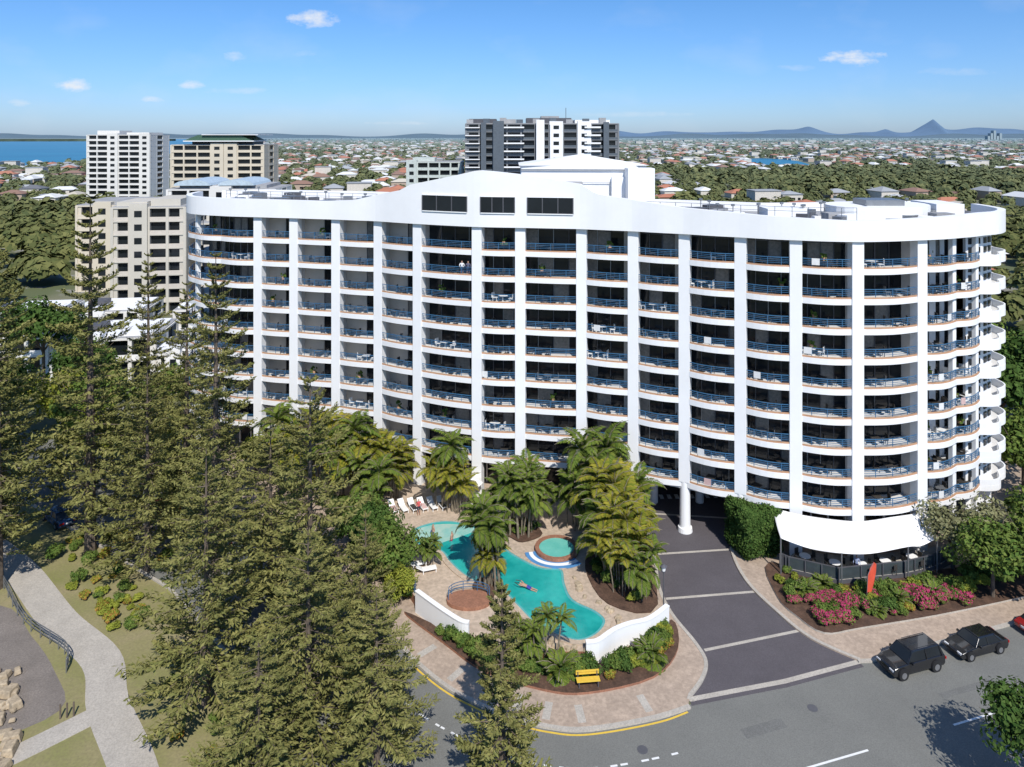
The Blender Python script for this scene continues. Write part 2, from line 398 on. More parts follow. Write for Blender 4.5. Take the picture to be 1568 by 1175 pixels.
# ------------------------------------------------------------------ ground, roads, paving
def sheet(name,pts,z0,z1,m,msid=None,**k):
    b=B(); b.prism(pts,z0,z1,0,msid=(1 if msid else None)); return b.obj(name,[m]+([msid] if msid else []),**k)
m,nt,o=base_mat('suburban_ground'); p=N(nt,'ShaderNodeBsdfPrincipled'); p.inputs['Roughness'].default_value=.95
c=mixc(nt,mr(nt,noise(nt,.03,5),.4,.6),(.10,.12,.05),(.18,.17,.11))
c=mixc(nt,mr(nt,noise(nt,.12,4),.54,.62),c,(.27,.26,.24))
c=mixc(nt,mr(nt,noise(nt,.009,3),.48,.63),c,(.085,.11,.045))
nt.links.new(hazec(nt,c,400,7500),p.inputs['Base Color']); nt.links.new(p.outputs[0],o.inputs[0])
sheet('ground',[(-30000,-300),(30000,-300),(30000,45000),(-30000,45000)],-.3,0,m)
sheet('sea_water',[(-2500,850),(-667,936),(-585,1000),(-640,1250),(-700,1467),(-1500,3800),(-3000,9000),(-14000,9000),(-14000,850)],.1,.3,M['sea'])
lake=smoothc([(322,930),(350,900),(395,920),(415,1000),(460,1180),(440,1280),(370,1150)],4,True)
sheet('lake_water',lake,.1,.3,M['sea'])
sheet('park_grass',[(-90,110),(-75,101),(-51.5,87),(-28,64),(-15,48),(-12,20),(-90,20)],0,.006,M['grass'])
sheet('gravel_area',smoothc([(-60,62),(-44.5,61.5),(-38.5,57.5),(-34,53.5),(-31.5,50),(-36,47),(-46,45),(-60,45)],4,True),.006,.012,M['gravel'])
kerb=[(80,70.2),(42.3,59.3),(27.3,54.7),(20,52.6),(13.5,50.9),(9.9,49.5),(5.1,48.5),(2.5,48.7),(.3,49.4),(-2,50.5),(-4.6,52.2),(-7.2,54.7),(-10.2,58.0),(-23.4,70.7),(-51.5,89.4),(-75,103)]
sheet('road',kerb+[(-82,95),(-58,82),(-30,63.4),(-17,50.8),(-12,44),(-12,20),(80,20)],.006,.02,M['asphalt'])
DL=[(14.2,88),(13.9,77.6),(13.6,68.5),(13.1,63.6),(13.4,60.1),(14.5,56.6),(14.8,54.5),(14.0,52.7),(12.6,51.0)]
DR=[(24,88),(22.9,75.6),(21.1,69.6),(20.9,64.5),(22.2,60.1),(23.7,57.0),(26.4,54.6)]
DLs=smoothc(DL,5);DRs=smoothc(DR,5)
sheet('hotel_driveway',DLs+[(12.6,50.4),(20,52.1),(26.5,54.1)]+DRs[::-1],.02,.035,M['asphalt_dark'])
b=B()
for a,c_ in(((13.6,68.5),(21,69.3)),((13.3,61.9),(21.5,62.9)),((15,55.7),(23.2,57.9)),((14,76),(22.6,75))):
    b.ribbon([a,c_],.035,.041,.28,0)
b.ribbon([(12.6,50.75),(20,52.45),(26.5,54.45)],.035,.046,.4,0)
b.obj('driveway_paving_bands',[M['concrete']])
kl=smoothc(kerb[4:14],5)
ped=[p for p in kl if p[0]<12.7]
isl=[(12.6,51.0)]+ped+[(-28,74),(-46,90),(-46,100),(12.2,100),(12.2,76)]+[(p[0]-.01,p[1]) for p in DLs if p[1]<77]
sheet('paved_footpath',isl,.0,.13,M['paving'])
verge=[(26.4,54.6),(27.3,54.7),(42.3,59.3),(80,70.2),(80,110),(52,110),(52,86),(24.6,88)]+[(p[0],p[1]) for p in DRs if p[1]<87]
sheet('paved_footpath',verge,.0,.13,M['paving'])
b=B()
b.ribbon(ped,0,.15,.32,0)
b.ribbon([(12.9,51)]+[(p[0],p[1]) for p in DLs[::-1] if p[1]<76],0,.16,.28,0,off=.05)
b.ribbon([p for p in DRs if p[1]<76],0,.16,.28,0,off=-.02)
b.ribbon([(26.3,54.55),(27.3,54.6),(42.3,59.2),(80,70.1)],0,.15,.3,0,off=.1)
b.ribbon([(-12,40),(-12,44),(-17,50.8),(-30,63.4),(-58,82),(-82,95)],0,.14,.25,0)
b.obj('kerbs',[M['concrete']])
def offs(pts,d): 
    n=normals(pts); return [(p[0]+q[0]*d,p[1]+q[1]*d) for p,q in zip(pts,n)]
b=B()
bp=[p for p in ped if -9<p[0]<12]
for i in range(2,len(bp)-1,5):
    n=normals(bp)[i];p=bp[i];b.ribbon([(p[0]+n[0]*.35,p[1]+n[1]*.35),(p[0]+n[0]*1.9,p[1]+n[1]*1.9)],.13,.136,.55,0)
b.obj('footpath_paving_bands',[M['concrete']])
b=B()
kk=smoothc(kerb[3:13],8)
yl=offs([p for p in kk if -7<p[0]<12.3],-.45); b.ribbon(yl,.02,.026,.14,1)
dl=offs(kk,-3.0)
for i in range(len(dl)-1):
    if i%3!=2 and dl[i][0]<11: b.ribbon([dl[i],((dl[i][0]*.3+dl[i+1][0]*.7),(dl[i][1]*.3+dl[i+1][1]*.7))],.02,.026,.14,0)
b.ribbon([(15,44.3),(19.1,45.5),(23.2,46.7)],.02,.026,.14,0)
b.ribbon([(30,48.7),(34,49.9)],.02,.026,.14,0)
for k in range(9):
    t=k*2.7;x=-9.5-t*.72;y=54-.2+t*.69+2.5
    b.ribbon([(x-1.2,y-1.3),(x-3.8,y-4.0)],.02,.026,.12,0)
b.obj('road_markings',[M['paint'],M['yellow']])
b=B()
for (x,y,w,d,r) in((17,48.5,3.2,.8,.3),(33,52,5,.5,.29)): b.box(x,y,.0225,w,d,.005,r,0)
for (x,y) in((21,50.2),(8.5,46.8)): b.tube((x,y,.02),(x,y,.03),.35,n=16,m=1)
b.obj('road_patches',[mat('asphalt_patch',(.18,.18,.168),.9,.1,.6,fine=12),M['frame']])
def strip(pts,w): 
    p=smoothc(pts,6); return offs(p,w/2)+offs(p,-w/2)[::-1]
sheet('concrete_path',strip([(-60,76),(-50,69.5),(-44.5,65.5),(-37.4,59.3),(-31.4,54.9),(-28.4,50.5),(-24,45.5),(-20,40)],2.6),.006,.04,M['concrete'])
sheet('concrete_path',strip([(-28.8,49.6),(-31.6,46.9),(-35,44),(-40,40)],1.7),.006,.036,M['concrete'])
b=B();fp=smoothc([(-60,74),(-51,67.5),(-46,64.4),(-40,58.8),(-34.5,55.4),(-33.2,53.5)],5)
for i,p in enumerate(fp):
    b.tube((p[0],p[1],0),(p[0],p[1],1.05),.04,n=6)
for z in(.45,.75,1.05): b.ribbon(fp,z-.03,z+.03,.05,0)
b.obj('metal_railing',[M['metal']])
b=B();random.seed(9)
for k in range(60):
    y=45+random.random()*9;x=-32.3-(y-45)*.62+random.uniform(-1.1,.8); s_=random.uniform(.3,.8)
    b.box(x,y,.15+s_*.2,s_*1.5,s_,s_*.7,random.random()*3,0,.75,.75)
b.obj('sandstone_rocks',[M['rock']],bevel=.08)

# pool terrace
deck=[(-19,86),(-17,78),(-13.8,72),(-10.8,65.5),(-7.7,60),(-3.8,56.4),(1,54.5),(6.1,54.5),(9.1,56.7),(12.4,58.7),(12.3,64),(12.5,70),(12.3,78),(7,81),(-4,83),(-12,86)]
sheet('pool_terrace',deck,.1,.9,M['deck'],M['brick'])
pool=[(-10.2,70.9),(-8.2,72.7),(-5.6,72.9),(-2.5,71.2),(-.6,68.3),(1,66.5),(2.7,65.2),(4.6,64.8),(4.8,62.6),(5.3,60.6),(7,59.2),(7.7,57.8),(6.8,56.2),(5.2,55.4),(3.4,56.1),(1.6,57.6),(.3,59.6),(-1.1,61.7),(-2.8,62.4),(-4.6,64),(-5.9,65.8),(-6.9,67.5),(-8.9,68.3)]
pool=pool[::-1]   # counter-clockwise, so ribbon normals point outward
ps=smoothc(pool,5,True)
pe=empty('swimming_pool')
b=B();b.prism(ps,.9,.93,0);b.obj('water',[M['pool']],pe)
b=B();b.ribbon(ps,.9,1.0,.5,0,off=.3,closed=True);b.obj('coping',[mat('pool_coping',(.60,.48,.36),.7,fine=4)],pe)
b=B();b.ribbon(ps,.9,.96,.2,0,off=-.2,closed=True);b.obj('tile_line',[mat('waterline_tiles',(.12,.42,.42),.3)],pe)
b=B();b.prism(smoothc([(-9.7,70.8),(-8.2,72.1),(-5.6,72.3),(-3.6,71.4),(-4.5,70.4),(-6.3,69.3),(-7.4,68.6),(-8.7,69.0)],4,True),.93,.94,0)
b.obj('beach_entry',[M['shallow']],pe)
b=B();arc=[(4.2+3.0*math.cos(a),67.4+2.6*math.sin(a)) for a in np.linspace(math.pi*1.02,math.pi*1.75,16)]
b.ribbon(arc,.93,1.02,.35,0);b.ribbon(offs(arc,-.75),.93,1.04,.35,0)
b.obj('tiled_steps',[mat('blue_tiles',(.10,.28,.55),.3)],pe)
b=B();arc2=offs(arc,-.36);b.ribbon(arc2,.93,1.03,.38,0);b.obj('white_step',[M['white']],pe)
spa=empty('spa_pool')
ring=[(4.2+1.75*math.cos(a),67.7+1.75*math.sin(a)) for a in np.linspace(0,2*math.pi,28,endpoint=False)]
b=B();b.prism(ring,.9,1.2,0);b.obj('water',[water_mat('spa_water',(.12,.45,.38),(.16,.5,.42),1)],spa)
b=B();b.ribbon(ring,.9,1.3,.4,0,off=.3,closed=True);b.obj('brick_rim',[M['brick']],spa)
rt=empty('brick_lookout_terrace')
rg=[(-3.6+1.9*math.cos(a),60.3+1.2*math.sin(a)) for a in np.linspace(0,2*math.pi,24,endpoint=False)]
b=B();b.prism(rg,.9,1.2,0);b.obj('base',[M['brick']],rt)
b=B();hr=[(-3.6+1.75*math.cos(a),60.3+1.1*math.sin(a)) for a in np.linspace(-.2,3.3,16)]
for z in(1.5,1.75,2.0): b.ribbon(hr,z-.02,z+.02,.04,0)
for p in hr[::3]: b.tube((p[0],p[1],1.2),(p[0],p[1],2.0),.03,n=5)
b.obj('railing',[M['blue']],rt)
b=B();pf=smoothc([(-12.6,71.5),(-10.8,67),(-9.6,64),(-8.2,61.2)],6)
for p in pf: b.tube((p[0],p[1],.9),(p[0],p[1],2.1),.03,n=5)
for z in(1.1,2.05): b.ribbon(pf,z,z+.04,.04,0)
b.obj('pool_fence',[M['blue']])
random.seed(12);b=B();pn=normals(ps,True)
cand=[x for x in range(len(ps)) if (ps[x][1]<64 and ps[x][0]>1.5) or (ps[x][1]<62 and ps[x][0]<1)]
for k in range(42):
    i=random.choice(cand);n=pn[i];s_=random.uniform(.22,.5);dd=random.uniform(.6,1.0)
    b.box(ps[i][0]+n[0]*dd,ps[i][1]+n[1]*dd,.9+s_*.2,s_*1.4,s_,s_*.7,random.random()*3,0,.7,.7)
b.obj('pool_edge_boulders',[M['rock']],bevel=.06)
def wall(name,pts,z0,z1,th=.3,m='white'):
    b=B();b.ribbon(smoothc(pts,4),z0,z1,th,0);b.ribbon(smoothc(pts,4),z1,z1+.08,th+.1,0,off=.05);return b.obj(name,[M[m]])
wall('white_garden_wall',[(-8.1,60.1),(-6,58.0),(-4.2,56.4),(-3.4,56.1)],.1,1.9)
wall('white_garden_wall',[(5.6,54.2),(6.6,54.4),(8.0,55.6),(9.3,56.3),(11,56.9),(12.8,58.5)],.1,1.7)
sheet('garden_bed',smoothc([(13.1,59.0),(12.9,55.8),(10.4,52.8),(5.4,51.3),(2.2,51.6),(-2.1,53.4),(-5.4,56.4),(-9,60),(-4,57),(1,54.6),(6,54),(10,56)],4,True),.1,.3,M['mulch'],M['brick'])
sheet('garden_bed',smoothc([(24,67),(22.9,62),(23.6,59.5),(25,57.5),(28.3,58.1),(38,60.3),(50,64),(50,67),(40,66),(30,64)],4,True),.1,.28,M['mulch'],M['concrete'])
sheet('garden_bed',smoothc([(8,60),(12.2,60),(12.2,74),(7,74),(7.6,69),(6.6,65)],4,True),.9,1.0,M['mulch'])
sheet('garden_bed',smoothc([(-1.4,69.6),(-.4,70),(1,69),(3,70.5),(1,73),(-3,73.9),(-1.8,72)],4,True),1.0,1.05,M['mulch'])
sheet('garden_bed',smoothc([(-3.4,62.0),(-2.2,61.0),(-.8,60.9),(-.9,62.3),(-1.8,63.4),(-3,63.2)],4,True),.9,1.06,M['mulch'])

# awning terrace
aw=empty('restaurant_awning')
fe=[(24.4,65.2,3.5),(26.8,64.5,2.95),(29,63.2,3.3),(32,64.0,2.8),(35.4,64.2,3.3),(37,65,2.9),(38.7,65.4,3.4)]
be=[(24.9,68.6,4.5),(27,67.4,4.5),(29.5,66.8,4.4),(32.2,66.3,4.45),(35.6,67,4.5),(37.4,67.5,4.45),(39.5,68.0,4.5)]
b=B();vs=[];K=8
def cr(pts,k=5):
    a=smoothc([(p[0],p[1]) for p in pts],k);z=smoothc([(p[2],p[2]) for p in pts],k); return [(q[0],q[1],w[0]) for q,w in zip(a,z)]
F=cr(fe);Bk=cr(be)
for f_,g_ in zip(F,Bk):
    for j in range(K+1):
        t=j/K; vs.append((f_[0]*(1-t)+g_[0]*t,f_[1]*(1-t)+g_[1]*t,f_[2]*(1-t)+g_[2]*t-.25*math.sin(math.pi*t)))
fs=[(i*(K+1)+j,(i+1)*(K+1)+j,(i+1)*(K+1)+j+1,i*(K+1)+j+1) for i in range(len(F)-1) for j in range(K)]
b.add(vs,fs); oo=b.obj('canopy',[M['cloth']],aw,smooth=True)
md=oo.modifiers.new('s','SOLIDIFY');md.thickness=.03
b=B()
for p in (fe[0],fe[2],fe[4],fe[6]): b.tube((p[0],p[1],.1),(p[0],p[1],p[2]),.07,n=8)
b.obj('posts',[M['metal']],aw)
te=empty('restaurant_terrace')
tl=[(24.6,66),(25.2,65.4),(29,63.7),(35.4,64.7),(38.6,65.7),(41,67)]
b=B();b.prism(tl+[(41,69),(32,67.2),(27,68.2)],.1,.6,0);b.obj('floor',[M['concrete']],te)
b=B();b.ribbon(tl,.6,1.6,.04,0,off=-.1);b.obj('glass_balustrade',[mat('tinted_glass',(.06,.075,.08),.05,spec=.8)],te)
b=B();b.ribbon(tl,1.6,1.68,.08,0,off=-.08);b.ribbon(tl,.1,.62,.06,0,off=.05)
for i in range(len(tl)-1):
    for t in(0,.33,.66): b.box(tl[i][0]*(1-t)+tl[i+1][0]*t,tl[i][1]*(1-t)+tl[i+1][1]*t,1.1,.08,.08,1.1)
b.obj('balustrade_frame',[M['frame']],te)
def table_set(x,y,z,name='dining_table_set'):
    b=B();b.tube((x,y,z+.7),(x,y,z+.75),.5,n=14,m=0);b.tube((x,y,z),(x,y,z+.7),.05,n=6,m=1);b.tube((x,y,z),(x,y,z+.03),.3,n=10,m=1)
    for k in range(4):
        a=k*math.pi/2+.4;cx,cy=x+math.cos(a)*.85,y+math.sin(a)*.85
        b.box(cx,cy,z+.45,.42,.42,.05,a,1);b.box(cx+math.cos(a)*.2,cy+math.sin(a)*.2,z+.7,.04,.42,.45,a,1)
        for u in(-.17,.17):
            for w in(-.17,.17): b.box(cx+u,cy+w,z+.21,.04,.04,.43,0,1)
    return b.obj(name,[M['white'],M['teak']])
for x,y in((27,66.2),(29.3,65.2),(31.6,65.0),(34,65.4),(36.8,66.1)): table_set(x,y,.6)

# ------------------------------------------------------------------ street furniture
lp=empty('street_lamp',(12.6,59.7,.1))
b=B();b.tube((0,0,0),(0,0,.5),.1,.07,10);b.tube((0,0,.5),(0,0,3.7),.06,.045,10);b.tube((0,0,3.7),(0,0,3.78),.16,.16,12);b.tube((0,0,4.15),(0,0,4.32),.3,.05,12);b.obj('post',[M['frame']],lp)
b=B();b.tube((0,0,3.78),(0,0,4.15),.14,.2,12);b.obj('lantern',[M['white']],lp)
def bench(x,y,r):
    e=empty('park_bench',(x,y,.3),r);b=B()
    for k in range(3): b.box(0,-.18+k*.18,.45,1.7,.14,.05)
    for k in range(2): b.box(0,.3,.68+k*.17,1.7,.05,.13)
    b.obj('seat_and_back',[M['yellow']],e);b=B()
    for s_ in(-.7,.7): b.box(s_,-.2,.22,.06,.06,.44);b.box(s_,.25,.42,.06,.06,.84);b.box(s_,0,.4,.06,.5,.05)
    b.obj('frame',[M['frame']],e)
bench(5.5,51.9,.1)
bf=empty('banner_flag',(30.2,61.2,.2),.35)
b=B();b.tube((0,0,0),(.15,0,2.4),.03,n=6);b.tube((.15,0,2.4),(.8,0,3.3),.025,n=6);b.box(0,0,.05,.6,.6,.08);b.obj('pole',[M['metal']],bf)
b=B();b.add([(.05,0,.9),(.6,.05,.8),(.95,.12,1.4),(1.15,.08,2.4),(1.1,0,3.1),(.8,0,3.35),(.4,0,2.9),(.15,0,2.2)],[tuple(range(8))]);b.obj('flag',[M['red']],bf)
b=B()
for s_ in range(3):
    b.tube((-31+s_*.4,49.3+s_*.1,0),(-31+s_*.4,49.3+s_*.1,1),.06,n=8)
b.obj('timber_bollards',[M['bark']])
def lounger(x,y,r,tw):
    e=empty('sun_lounger',(x,y,.9),r);b=B();b.box(0,-.3,.32,.62,1.25,.06)
    b.add([(-.31,.32,.3),(.31,.32,.3),(.31,.95,.72),(-.31,.95,.72),(-.31,.32,.36),(.31,.32,.36),(.31,.93,.78),(-.31,.93,.78)],[(3,2,1,0),(4,5,6,7),(0,1,5,4),(1,2,6,5),(2,3,7,6),(3,0,4,7)])
    for u in(-.26,.26):
        for w in(-.85,.3): b.box(u,w,.15,.06,.06,.3)
    b.obj('frame',[M['white']],e);b=B();b.box(0,-.25,.365,.5,1.1,.03);b.obj('towel',[tw],e)
for k in range(6): lounger(-12.4+k*1.0,75.0+.15*k,.5,[M['towel'],M['cloth'],M['teak']][k%3])
for k in range(3): lounger(-6.2+k*1.1,76.5,-.1,M['towel'])
for k in range(2): lounger(-8.7+k*1.0,65.2-k*.8,1.9,M['cloth'])
def umbrella(x,y,z,m_):
    e=empty('pool_umbrella',(x,y,z));b=B();b.tube((0,0,0),(0,0,2.5),.03,n=6);b.tube((0,0,0),(0,0,.08),.3,n=12);b.obj('pole',[M['metal']],e)
    b=B();b.tube((0,0,2.05),(0,0,2.6),1.2,.03,8,cap=False);b.obj('canopy',[m_],e)
umbrella(-4.3,76.8,.9,M['cloth'])

# ------------------------------------------------------------------ cars
def car(x,y,r,paint,kind='sedan'):
    e=empty('parked_car',(x,y,.02),r)
    Ln,W,H=(4.9,1.9,1.78) if kind=='suv' else (4.75,1.82,1.45)
    h=Ln/2
    if kind=='suv':
        body=[(-h,.45),(-h+.02,.95),(-h+.08,1.08),(h-1.45,1.10),(h-.45,1.0),(h-.12,.88),(h,.66),(h,.45),(h-.2,.3),(-h+.2,.3)]
        cab=[(-h+.12,1.07),(-h+.42,H-.08),(-h+.75,H),(.35,H-.01),(.62,H-.07),(h-1.25,1.09)]
    else:
        body=[(-h,.45),(-h+.03,.85),(-h+.3,.95),(h-1.6,.93),(h-.5,.80),(h-.12,.66),(h,.5),(h,.4),(h-.2,.26),(-h+.2,.26)]
        cab=[(-h+.55,.93),(-h+1.2,H-.07),(-h+1.6,H),(.2,H-.01),(.5,H-.06),(h-1.35,.91)]
    def ext(pr,w0,w1,m_,name,bev):
        b=B();n=len(pr);zs=[p[1] for p in pr];z0,z1=min(zs),max(zs)
        f=lambda p:(w0+(w1-w0)*(p[1]-z0)/(z1-z0))*(1-.10*max(0,abs(p[0])/h-.8)/.2)
        vs=[(p[0],-f(p)/2,p[1]) for p in pr]+[(p[0],f(p)/2,p[1]) for p in pr]
        b.add(vs,[tuple(range(n)),tuple(range(n,2*n))[::-1]]+[(i,n+i,n+(i+1)%n,(i+1)%n) for i in range(n)])
        return b.obj(name,[m_],e,bevel=bev,smooth=False)
    ext(body,W,W*.96,paint,'body',.10)
    ext(cab,W*.92,W*.72,M['glass'],'windows',.05)
    b=B()
    x0,x1=cab[1][0]+.05,cab[4][0]
    b.box((x0+x1)/2,0,H+.0,x1-x0,W*.72,.06,0,0,.94,.92)
    for s_ in(-1,1):
        for xa in((x0+.1,cab[0][0]+.25),((x0+x1)/2+.1,(x0+x1)/2+.05),(x1-.02,cab[5][0]-.05)):
            b.tube((xa[0],s_*W*.365,H-.03),(xa[1],s_*W*.465,cab[0][1]),.045,n=6)
        b.box(cab[5][0]-.35,s_*(W/2+.08),cab[0][1]+.08,.14,.22,.16)
    if kind=='suv':
        for s_ in(-.6,.6): b.tube((-1.8,s_,H+.1),(.3,s_,H+.1),.025,n=6)
    b.obj('roof_and_pillars',[paint],e,bevel=.02)
    b=B()
    for xx in(-h+.95,h-.9):
        for s_ in(-1,1):
            r_=.36 if kind=='suv' else .32
            b.tube((xx,s_*(W/2-.22),r_),(xx,s_*(W/2+.015),r_),r_,n=20,m=0);b.tube((xx,s_*(W/2+.0),r_),(xx,s_*(W/2+.03),r_),r_*.62,n=14,m=1)
            b.tube((xx,s_*(W/2-.3),r_+.02),(xx,s_*(W/2+.004),r_+.02),r_+.07,n=20,m=2)
    b.obj('wheels',[M['tyre'],M['rim'],M['dark']],e)
    b=B();zl=body[1][1]-.12
    for s_ in(-1,1):
        b.box(-h+.02,s_*(W/2-.28),zl,.1,.4,.16,0,0);b.box(h-.12,s_*(W/2-.34),.74 if kind=='suv' else .6,.2,.36,.13,0,1)
    b.box(h+.0,0,.55,.06,.9,.16,0,2);b.box(-h,0,.65,.06,.5,.14,0,1);b.obj('lights_and_grille',[M['lamp_red'],M['lamp_w'],M['dark']],e)
blk=mat('black_car_paint',(.012,.012,.014),.18,coat=1);wht=mat('white_car_paint',(.75,.75,.75),.25,coat=1)
slv=mat('silver_car_paint',(.35,.37,.4),.3,metal=.6);dbl=mat('blue_car_paint',(.02,.05,.12),.25,coat=1);rdp=mat('red_car_paint',(.3,.02,.02),.25,coat=1)
ka=math.atan2(.286,.96)
car(30.0,54.05,ka+math.pi,blk,'suv');car(36.1,55.9,ka+math.pi,blk,'sedan');car(43.2,58.1,ka,rdp,'sedan')
for k,(pm,kd) in enumerate([(slv,'sedan'),(wht,'suv'),(dbl,'sedan'),(wht,'sedan'),(slv,'suv'),(blk,'sedan'),(wht,'sedan'),(rdp,'sedan'),(slv,'suv')]):
    t=k*4.6
    if k>1: car(-10.3-t*.76-(.3*k if k>4 else 0),55.0+t*.66,2.42,pm,kd)
for x,y,pm in((-28,78,wht),(-36,83.5,slv),(-44,80.5,dbl),(-55,86,wht)): car(x-3,y-6,2.5,pm)

# ------------------------------------------------------------------ people
def person(name,loc,rot,pose='stand',top=(.5,.1,.1),bot=(.05,.05,.1)):
    J={'pel':(0,0,.95),'che':(0,0,1.3),'nec':(0,0,1.48),'hd':(0,.01,1.6),'ht':(0,0,1.72),
       'hl':(.1,0,.9),'kl':(.11,.03,.5),'al':(.11,-.02,.08),'tl':(.11,.17,.03),'hr':(-.1,0,.9),'kr':(-.11,.03,.5),'ar':(-.11,-.02,.08),'tr':(-.11,.17,.03),
       'sl':(.19,0,1.42),'el':(.26,-.02,1.14),'wl':(.28,.1,.9),'sr':(-.19,0,1.42),'er':(-.26,-.02,1.14),'wr':(-.28,.1,.9)}
    if pose=='lean':
        for s_,a in(('l',1),('r',-1)): J['e'+s_]=(a*.27,.12,1.2);J['w'+s_]=(a*.2,.36,1.12)
    if pose=='swim':
        for s_,a in(('l',1),('r',-1)): J['e'+s_]=(a*.3,-.02,1.65);J['w'+s_]=(a*.22,.02,1.95)
    R={'pel':.13,'che':.14,'nec':.055,'hd':.09,'ht':.07,'hl':.085,'kl':.055,'al':.038,'tl':.035,'sl':.06,'el':.04,'wl':.026}
    E=[('pel','che'),('che','nec'),('nec','hd'),('hd','ht')]
    for s_ in'lr': E+=[('pel','h'+s_),('h'+s_,'k'+s_),('k'+s_,'a'+s_),('a'+s_,'t'+s_),('che','s'+s_),('s'+s_,'e'+s_),('e'+s_,'w'+s_)]
    for s_,a in(('l',1),('r',-1)):
        w=Vector(J['w'+s_]);d=(w-Vector(J['e'+s_])).normalized()
        for k in range(5):
            sp=Vector((0,(k-2)*.02,0)) if k else Vector((0,-.045,0)); ln=(.07,.15,.17,.16,.13)[k]
            J[f'f{s_}{k}']=tuple(w+d*ln+sp+Vector((-a*.02,0,0)));R[f'f{s_}{k}']=.009;E.append(('w'+s_,f'f{s_}{k}'))
    ks=list(J);me=bpy.data.meshes.new(name);me.from_pydata([J[k] for k in ks],[(ks.index(a),ks.index(b_)) for a,b_ in E],[])
    o=bpy.data.objects.new(name,me);COL.objects.link(o)
    sm=o.modifiers.new('skin','SKIN')
    for i,k in enumerate(ks):
        r_=R.get(k) or R.get(k[0]+'l') ; me.skin_vertices[0].data[i].radius=(r_,r_*.8 if k in('pel','che') else r_)
        me.skin_vertices[0].data[i].use_root=(k=='pel')
    ss=o.modifiers.new('s','SUBSURF');ss.levels=1;ss.render_levels=1
    mm,nt,out=base_mat('person_skin_and_clothes');p_=N(nt,'ShaderNodeBsdfPrincipled');tc=N(nt,'ShaderNodeTexCoord');sx=N(nt,'ShaderNodeSeparateXYZ')
    nt.links.new(tc.outputs['Object'],sx.inputs[0]);cr_=N(nt,'ShaderNodeValToRGB');cr_.color_ramp.interpolation='CONSTANT'
    f=N(nt,'ShaderNodeMath',operation='MULTIPLY');nt.links.new(sx.outputs[2],f.inputs[0]);f.inputs[1].default_value=.5;nt.links.new(f.outputs[0],cr_.inputs[0])
    el=cr_.color_ramp.elements;sk=(.45,.26,.18,1)
    el[0].position=0;el[0].color=sk;el[1].position=.3;el[1].color=bot+(1,)
    for ps_,c_ in((.5,top+(1,)),(.735,sk),(.84,(.06,.035,.02,1))):
        q=el.new(ps_);q.color=c_
    nt.links.new(cr_.outputs[0],p_.inputs['Base Color']);nt.links.new(p_.outputs[0],out.inputs[0]);me.materials.append(mm)
    o.location=loc;o.rotation_euler=rot;return o
sknc=(.45,.26,.18)
person('hotel_guest',(-5.5,78.85,24.61),(0,0,math.pi),'lean',(.7,.7,.7))
person('hotel_guest',(-4.8,78.6,24.61),(0,0,math.pi),'lean',(.1,.1,.15))
person('swimmer',(2.2,61.6,.95),(-1.35,0,1.2),'swim',sknc,(.05,.05,.3))
person('swimmer',(-7.7,70.2,.4),(0,0,2.2),'stand',sknc,(.05,.05,.3))
person('swimmer',(-5.8,69.4,.1),(0,0,1.2),'stand',sknc,(.3,.05,.1))
person('pool_guest',(-9.6,74.0,.9),(0,0,.5),'stand',(.6,.1,.1),(.02,.02,.05))
person('restaurant_guest',(31,64.6,.6),(0,0,2.6),'stand',(.3,.35,.5))

